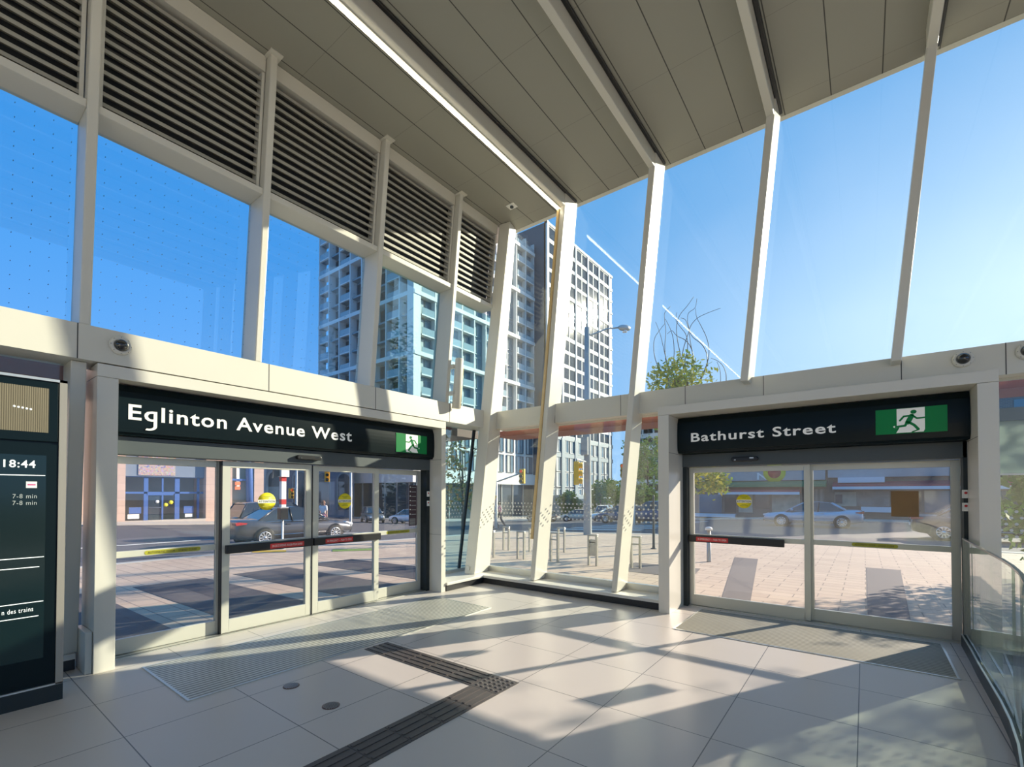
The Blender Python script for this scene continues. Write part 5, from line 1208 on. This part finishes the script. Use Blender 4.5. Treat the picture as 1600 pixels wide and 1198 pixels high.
    for s in (-1, 1):
        mi = MB(); mi.lathe([(1e-4, 0), (.06, .02), (.08, .1), (.06, .2), (1e-4, .22)], (g3-.35, s*wb*.98, zb_+.1), (0, s, 0), col, 10); mi.ob('mirror', t)
        for fr in (-1, 1):
            wx = fr*L*.29+(.03 if fr > 0 else -.05); rw = .34 if kind not in ('suv', 'van') else .37
            wl = MB(); wl.lathe([(1e-4, -.02), (rw+.05, -.02), (rw+.05, .0), (1e-4, .0)], (wx, s*(Wd-.005), rw), (0, s, 0), BLACK, 28); wl.ob('wheel_arch', t)
            wh = MB(); o = (wx, s*(Wd-.17), rw)
            wh.lathe([(rw*.66, .19), (rw*.95, .19), (rw, .16), (rw, 0), (rw*.6, 0)], o, (0, s, 0), TYRE, 28)
            whe = wh.ob('wheel', t)
            ri = MB(); ri.lathe([(rw*.67, .195), (rw*.67, .17), (rw*.58, .14), (1e-4, .12)], o, (0, s, 0), BLACK, 24); ri.lathe([(rw*.68, .185), (rw*.68, .20), (rw*.60, .20), (rw*.60, .16)], o, (0, s, 0), RIM, 24)
            for k in range(10):
                a = k*math.pi/5; ca, sa = math.cos(a), math.sin(a); q0 = Vector((wx+ca*.05, s*(Wd+.015), rw+sa*.05)); q1 = Vector((wx+ca*rw*.62, s*(Wd+.02), rw+sa*rw*.62)); pr_ = Vector((-sa, 0, ca))
                ri.hexa([tuple(q0-pr_*.018), tuple(q0+pr_*.018), tuple(q1+pr_*.03), tuple(q1-pr_*.03), tuple(q0-pr_*.018+Vector((0, s*.012, 0))), tuple(q0+pr_*.018+Vector((0, s*.012, 0))), tuple(q1+pr_*.03+Vector((0, s*.012, 0))), tuple(q1-pr_*.03+Vector((0, s*.012, 0)))], RIM)
            ri.disc((wx, s*(Wd+.02), rw), (0, s, 0), .06, RIM, 14, .012)
            ri.ob('rim', whe)
        tl = MB(); tl.prism([(-h+.0, .86*P['deck']-.05), (-h+.55, .86*P['deck']+.0), (-h+.10, .86*P['deck']+.07), (-h-.02, .86*P['deck']+.05)], lambda a, c, d: (a, d, c), s*Wd*.55, s*Wd*.90, TAILR); tl.ob('tail_light', t)
        hl = MB(); hl.prism([(h-.0, .62), (h-.42, .72), (h-.30, .78), (h-.02, .72)], lambda a, c, d: (a, d, c), s*Wd*.45, s*Wd*.76, HEADL); hl.ob('headlight', t)
    pl = MB(); pl.box((h-.06, -.25, .42), (h+.012, .25, .54), PLATE if kind != 'sedan' else BLACK); pl.box((h-.06, -.55, .3), (h+.008, .55, .40), BLACK); pl.ob('grille', t)
    pl = MB(); pl.box((-h-.012, -.25, .55), (-h+.06, .25, .67), PLATE); pl.ob('number_plate', t)
    t.location = (x, y, G(x, y)+dz); t.rotation_euler = (0, 0, heading)
    return t
DG = paint('dark_grey_paint', (.10, .10, .11), .6); SILV = paint('silver_paint', (.52, .56, .62), .5); BLK = paint('black_paint', (.015, .015, .018), .3); GRY = paint('grey_green_paint', (.17, .19, .19), .4); WHT = paint('white_paint', (.75, .77, .8), .1); BLU = paint('blue_paint', (.03, .07, .16), .3); BEI = paint('champagne_paint', (.55, .52, .46), .4)
def onrow(px, X=None, Y=None):
    r = (px-CX)/F; dx_, dy_ = r*.7928-.6095, r*.6095+.7928
    t = X/dx_ if X is not None else Y/dy_
    return t*dx_, t*dy_
x, y = onrow(455, X=-18.6); car('dark grey sedan driving past the Eglinton doors, nearest of the cars', x, y, PI2, DG, 'sedan')
x, y = onrow(436, X=-22.5); car('black sport utility car behind the roof of the dark grey sedan', x, y, PI2, BLK, 'suv')
x, y = aim(582, 50); car('grey-green crossover parked before the tower, seen through the third and fourth Eglinton door panels', x, y, R(-25), GRY, 'suv')
x, y = aim(640, 48); car('white hatchback mostly hidden at the edge of the fourth Eglinton door panel', x, y, R(200), WHT, 'hatch')
x, y = aim(902, 58); car('champagne hatchback crossing between the first rib and the concrete pole', x, y, R(200), BEI, 'hatch')
x, y = aim(944, 62); car('white van just right of the concrete pole', x, y, R(-75), WHT, 'van', cat='van')
x, y = aim(954, 50); car('white sedan below the white van', x, y, R(215), WHT, 'sedan')
x, y = aim(972, 40); car('dark blue car half behind the second rib', x, y, R(190), BLU, 'hatch')
x, y = aim(1022, 34); car('blue-black utility car right of the second rib', x, y, R(185), BLU, 'suv')
x, y = onrow(1268, Y=32.4); car('silver sedan passing the Bathurst doors', x, y, math.pi, SILV, 'sedan')
x, y = onrow(1548, Y=26); car('dark sedan with red tail lamp at the right edge of the Bathurst doors', x, y, math.pi*0, BLK, 'sedan')
x, y = aim(846, 66); car('dark car far off beside the first rib', x, y, R(170), BLK, 'suv')

# ================================================================== PEOPLE
def person(label, x, y, face, top, bottom, hair, dress=False, stride=.2):
    z = G(x, y)+.02
    t = thing('person', label, 'person', (x, y, z), 'pedestrians')
    J = {'pelvis': (0, 0, .95), 'chest': (0, .02, 1.30), 'neck': (0, .02, 1.47), 'head': (0, .04, 1.58), 'crown': (0, .03, 1.70),
         'lsh': (-.17, .02, 1.40), 'lel': (-.22, .04+stride*.4, 1.13), 'lwr': (-.22, .14+stride*.4, .90), 'lhd': (-.22, .18+stride*.4, .80),
         'rsh': (.17, .02, 1.40), 'rel': (.22, .02-stride*.4, 1.13), 'rwr': (.22, .06-stride*.3, .88), 'rhd': (.22, .08-stride*.3, .78),
         'lhip': (-.09, 0, .90), 'lkn': (-.10, .05-stride*.5, .50), 'lan': (-.10, -.08-stride, .09), 'lto': (-.10, .08-stride, .03),
         'rhip': (.09, 0, .90), 'rkn': (.10, .08+stride*.6, .50), 'ran': (.10, .0+stride, .08), 'rto': (.10, .16+stride, .03)}
    Rr = dict(pelvis=.13, chest=.14, neck=.055, head=.09, crown=.07, lsh=.06, lel=.045, lwr=.033, lhd=.035, rsh=.06, rel=.045, rwr=.033, rhd=.035, lhip=.09, lkn=.06, lan=.04, lto=.035, rhip=.09, rkn=.06, ran=.04, rto=.035)
    E = [('pelvis', 'chest'), ('chest', 'neck'), ('neck', 'head'), ('head', 'crown'), ('chest', 'lsh'), ('lsh', 'lel'), ('lel', 'lwr'), ('lwr', 'lhd'), ('chest', 'rsh'), ('rsh', 'rel'), ('rel', 'rwr'), ('rwr', 'rhd'),
         ('pelvis', 'lhip'), ('lhip', 'lkn'), ('lkn', 'lan'), ('lan', 'lto'), ('pelvis', 'rhip'), ('rhip', 'rkn'), ('rkn', 'ran'), ('ran', 'rto')]
    def skin(name, keys, mat, grow=0, root='pelvis'):
        ks = [k for k in J if k in keys]; me = bpy.data.meshes.new(name)
        me.from_pydata([J[k] for k in ks], [(ks.index(a), ks.index(c)) for a, c in E if a in ks and c in ks], []); me.materials.append(mat)
        o = bpy.data.objects.new(name, me); COL.objects.link(o); o.parent = t
        sk = o.modifiers.new('skin', 'SKIN'); sv = me.skin_vertices[0].data
        for i, k in enumerate(ks): r = Rr[k]+grow; sv[i].radius = (r, r); sv[i].use_root = (k == root)
        ss = o.modifiers.new('smooth', 'SUBSURF'); ss.levels = 1; ss.render_levels = 1
        return o
    skin('body', J.keys(), SKIN)
    skin('shirt', ('pelvis', 'chest', 'lsh', 'lel', 'rsh', 'rel'), top, .015)
    if dress:
        b = MB(); b.lathe([(.14, 1.0), (.2, .8), (.26, .5), (.25, .49), (1e-4, .9)], (0, 0, 0), EZ, bottom, 16); o = b.ob('skirt'); o.parent = t
    else: skin('trousers', ('pelvis', 'lhip', 'lkn', 'lan', 'rhip', 'rkn', 'ran'), bottom, .018)
    b = MB(); b.lathe([(1e-4, .125), (.06, .115), (.10, .07), (.108, .01), (.10, -.06), (.085, -.14 if dress else -.05)], (0, .015, 1.60), (0, -.25, 1), hair, 16); o = b.ob('hair'); o.parent = t
    b = MB(); b.lathe([(.012, 0), (.018, .02), (1e-4, .035)], (0, .12, 1.585), EY, SKIN, 8)
    for s in (-1, 1): b.disc((s*.035, .118, 1.62), EY, .012, INK, 8, .006); b.disc((s*.098, .03, 1.60), (s, 0, 0), .025, SKIN, 8, .012)
    b.box((-.03, .118, 1.535), (.03, .126, 1.545), CLP); o = b.ob('face'); o.parent = t
    b = MB()
    for s, kx in ((-1, 'lto'), (1, 'rto')): j = J[kx]; b.box((j[0]-.05, j[1]-.18, 0), (j[0]+.05, j[1]+.06, .08), INK)
    o = b.ob('shoes', bevel=.02); o.parent = t
    t.rotation_euler = (0, 0, face)
x, y = aim(505, 26); person('person with long auburn hair in a white top walking beyond the dark grey sedan', x, y, R(40), CLW, CLP, HAIR, True)
x, y = aim(772, 31); person('person in dark trousers at the foot of the signal pole, left of a pair', x, y, R(150), CLD, CLD, HAIR2)
x, y = aim(781, 30.5); person('person in dark trousers walking beside the signal pole, right of a pair', x, y, R(140), CLP, CLD, HAIR2, stride=.28)
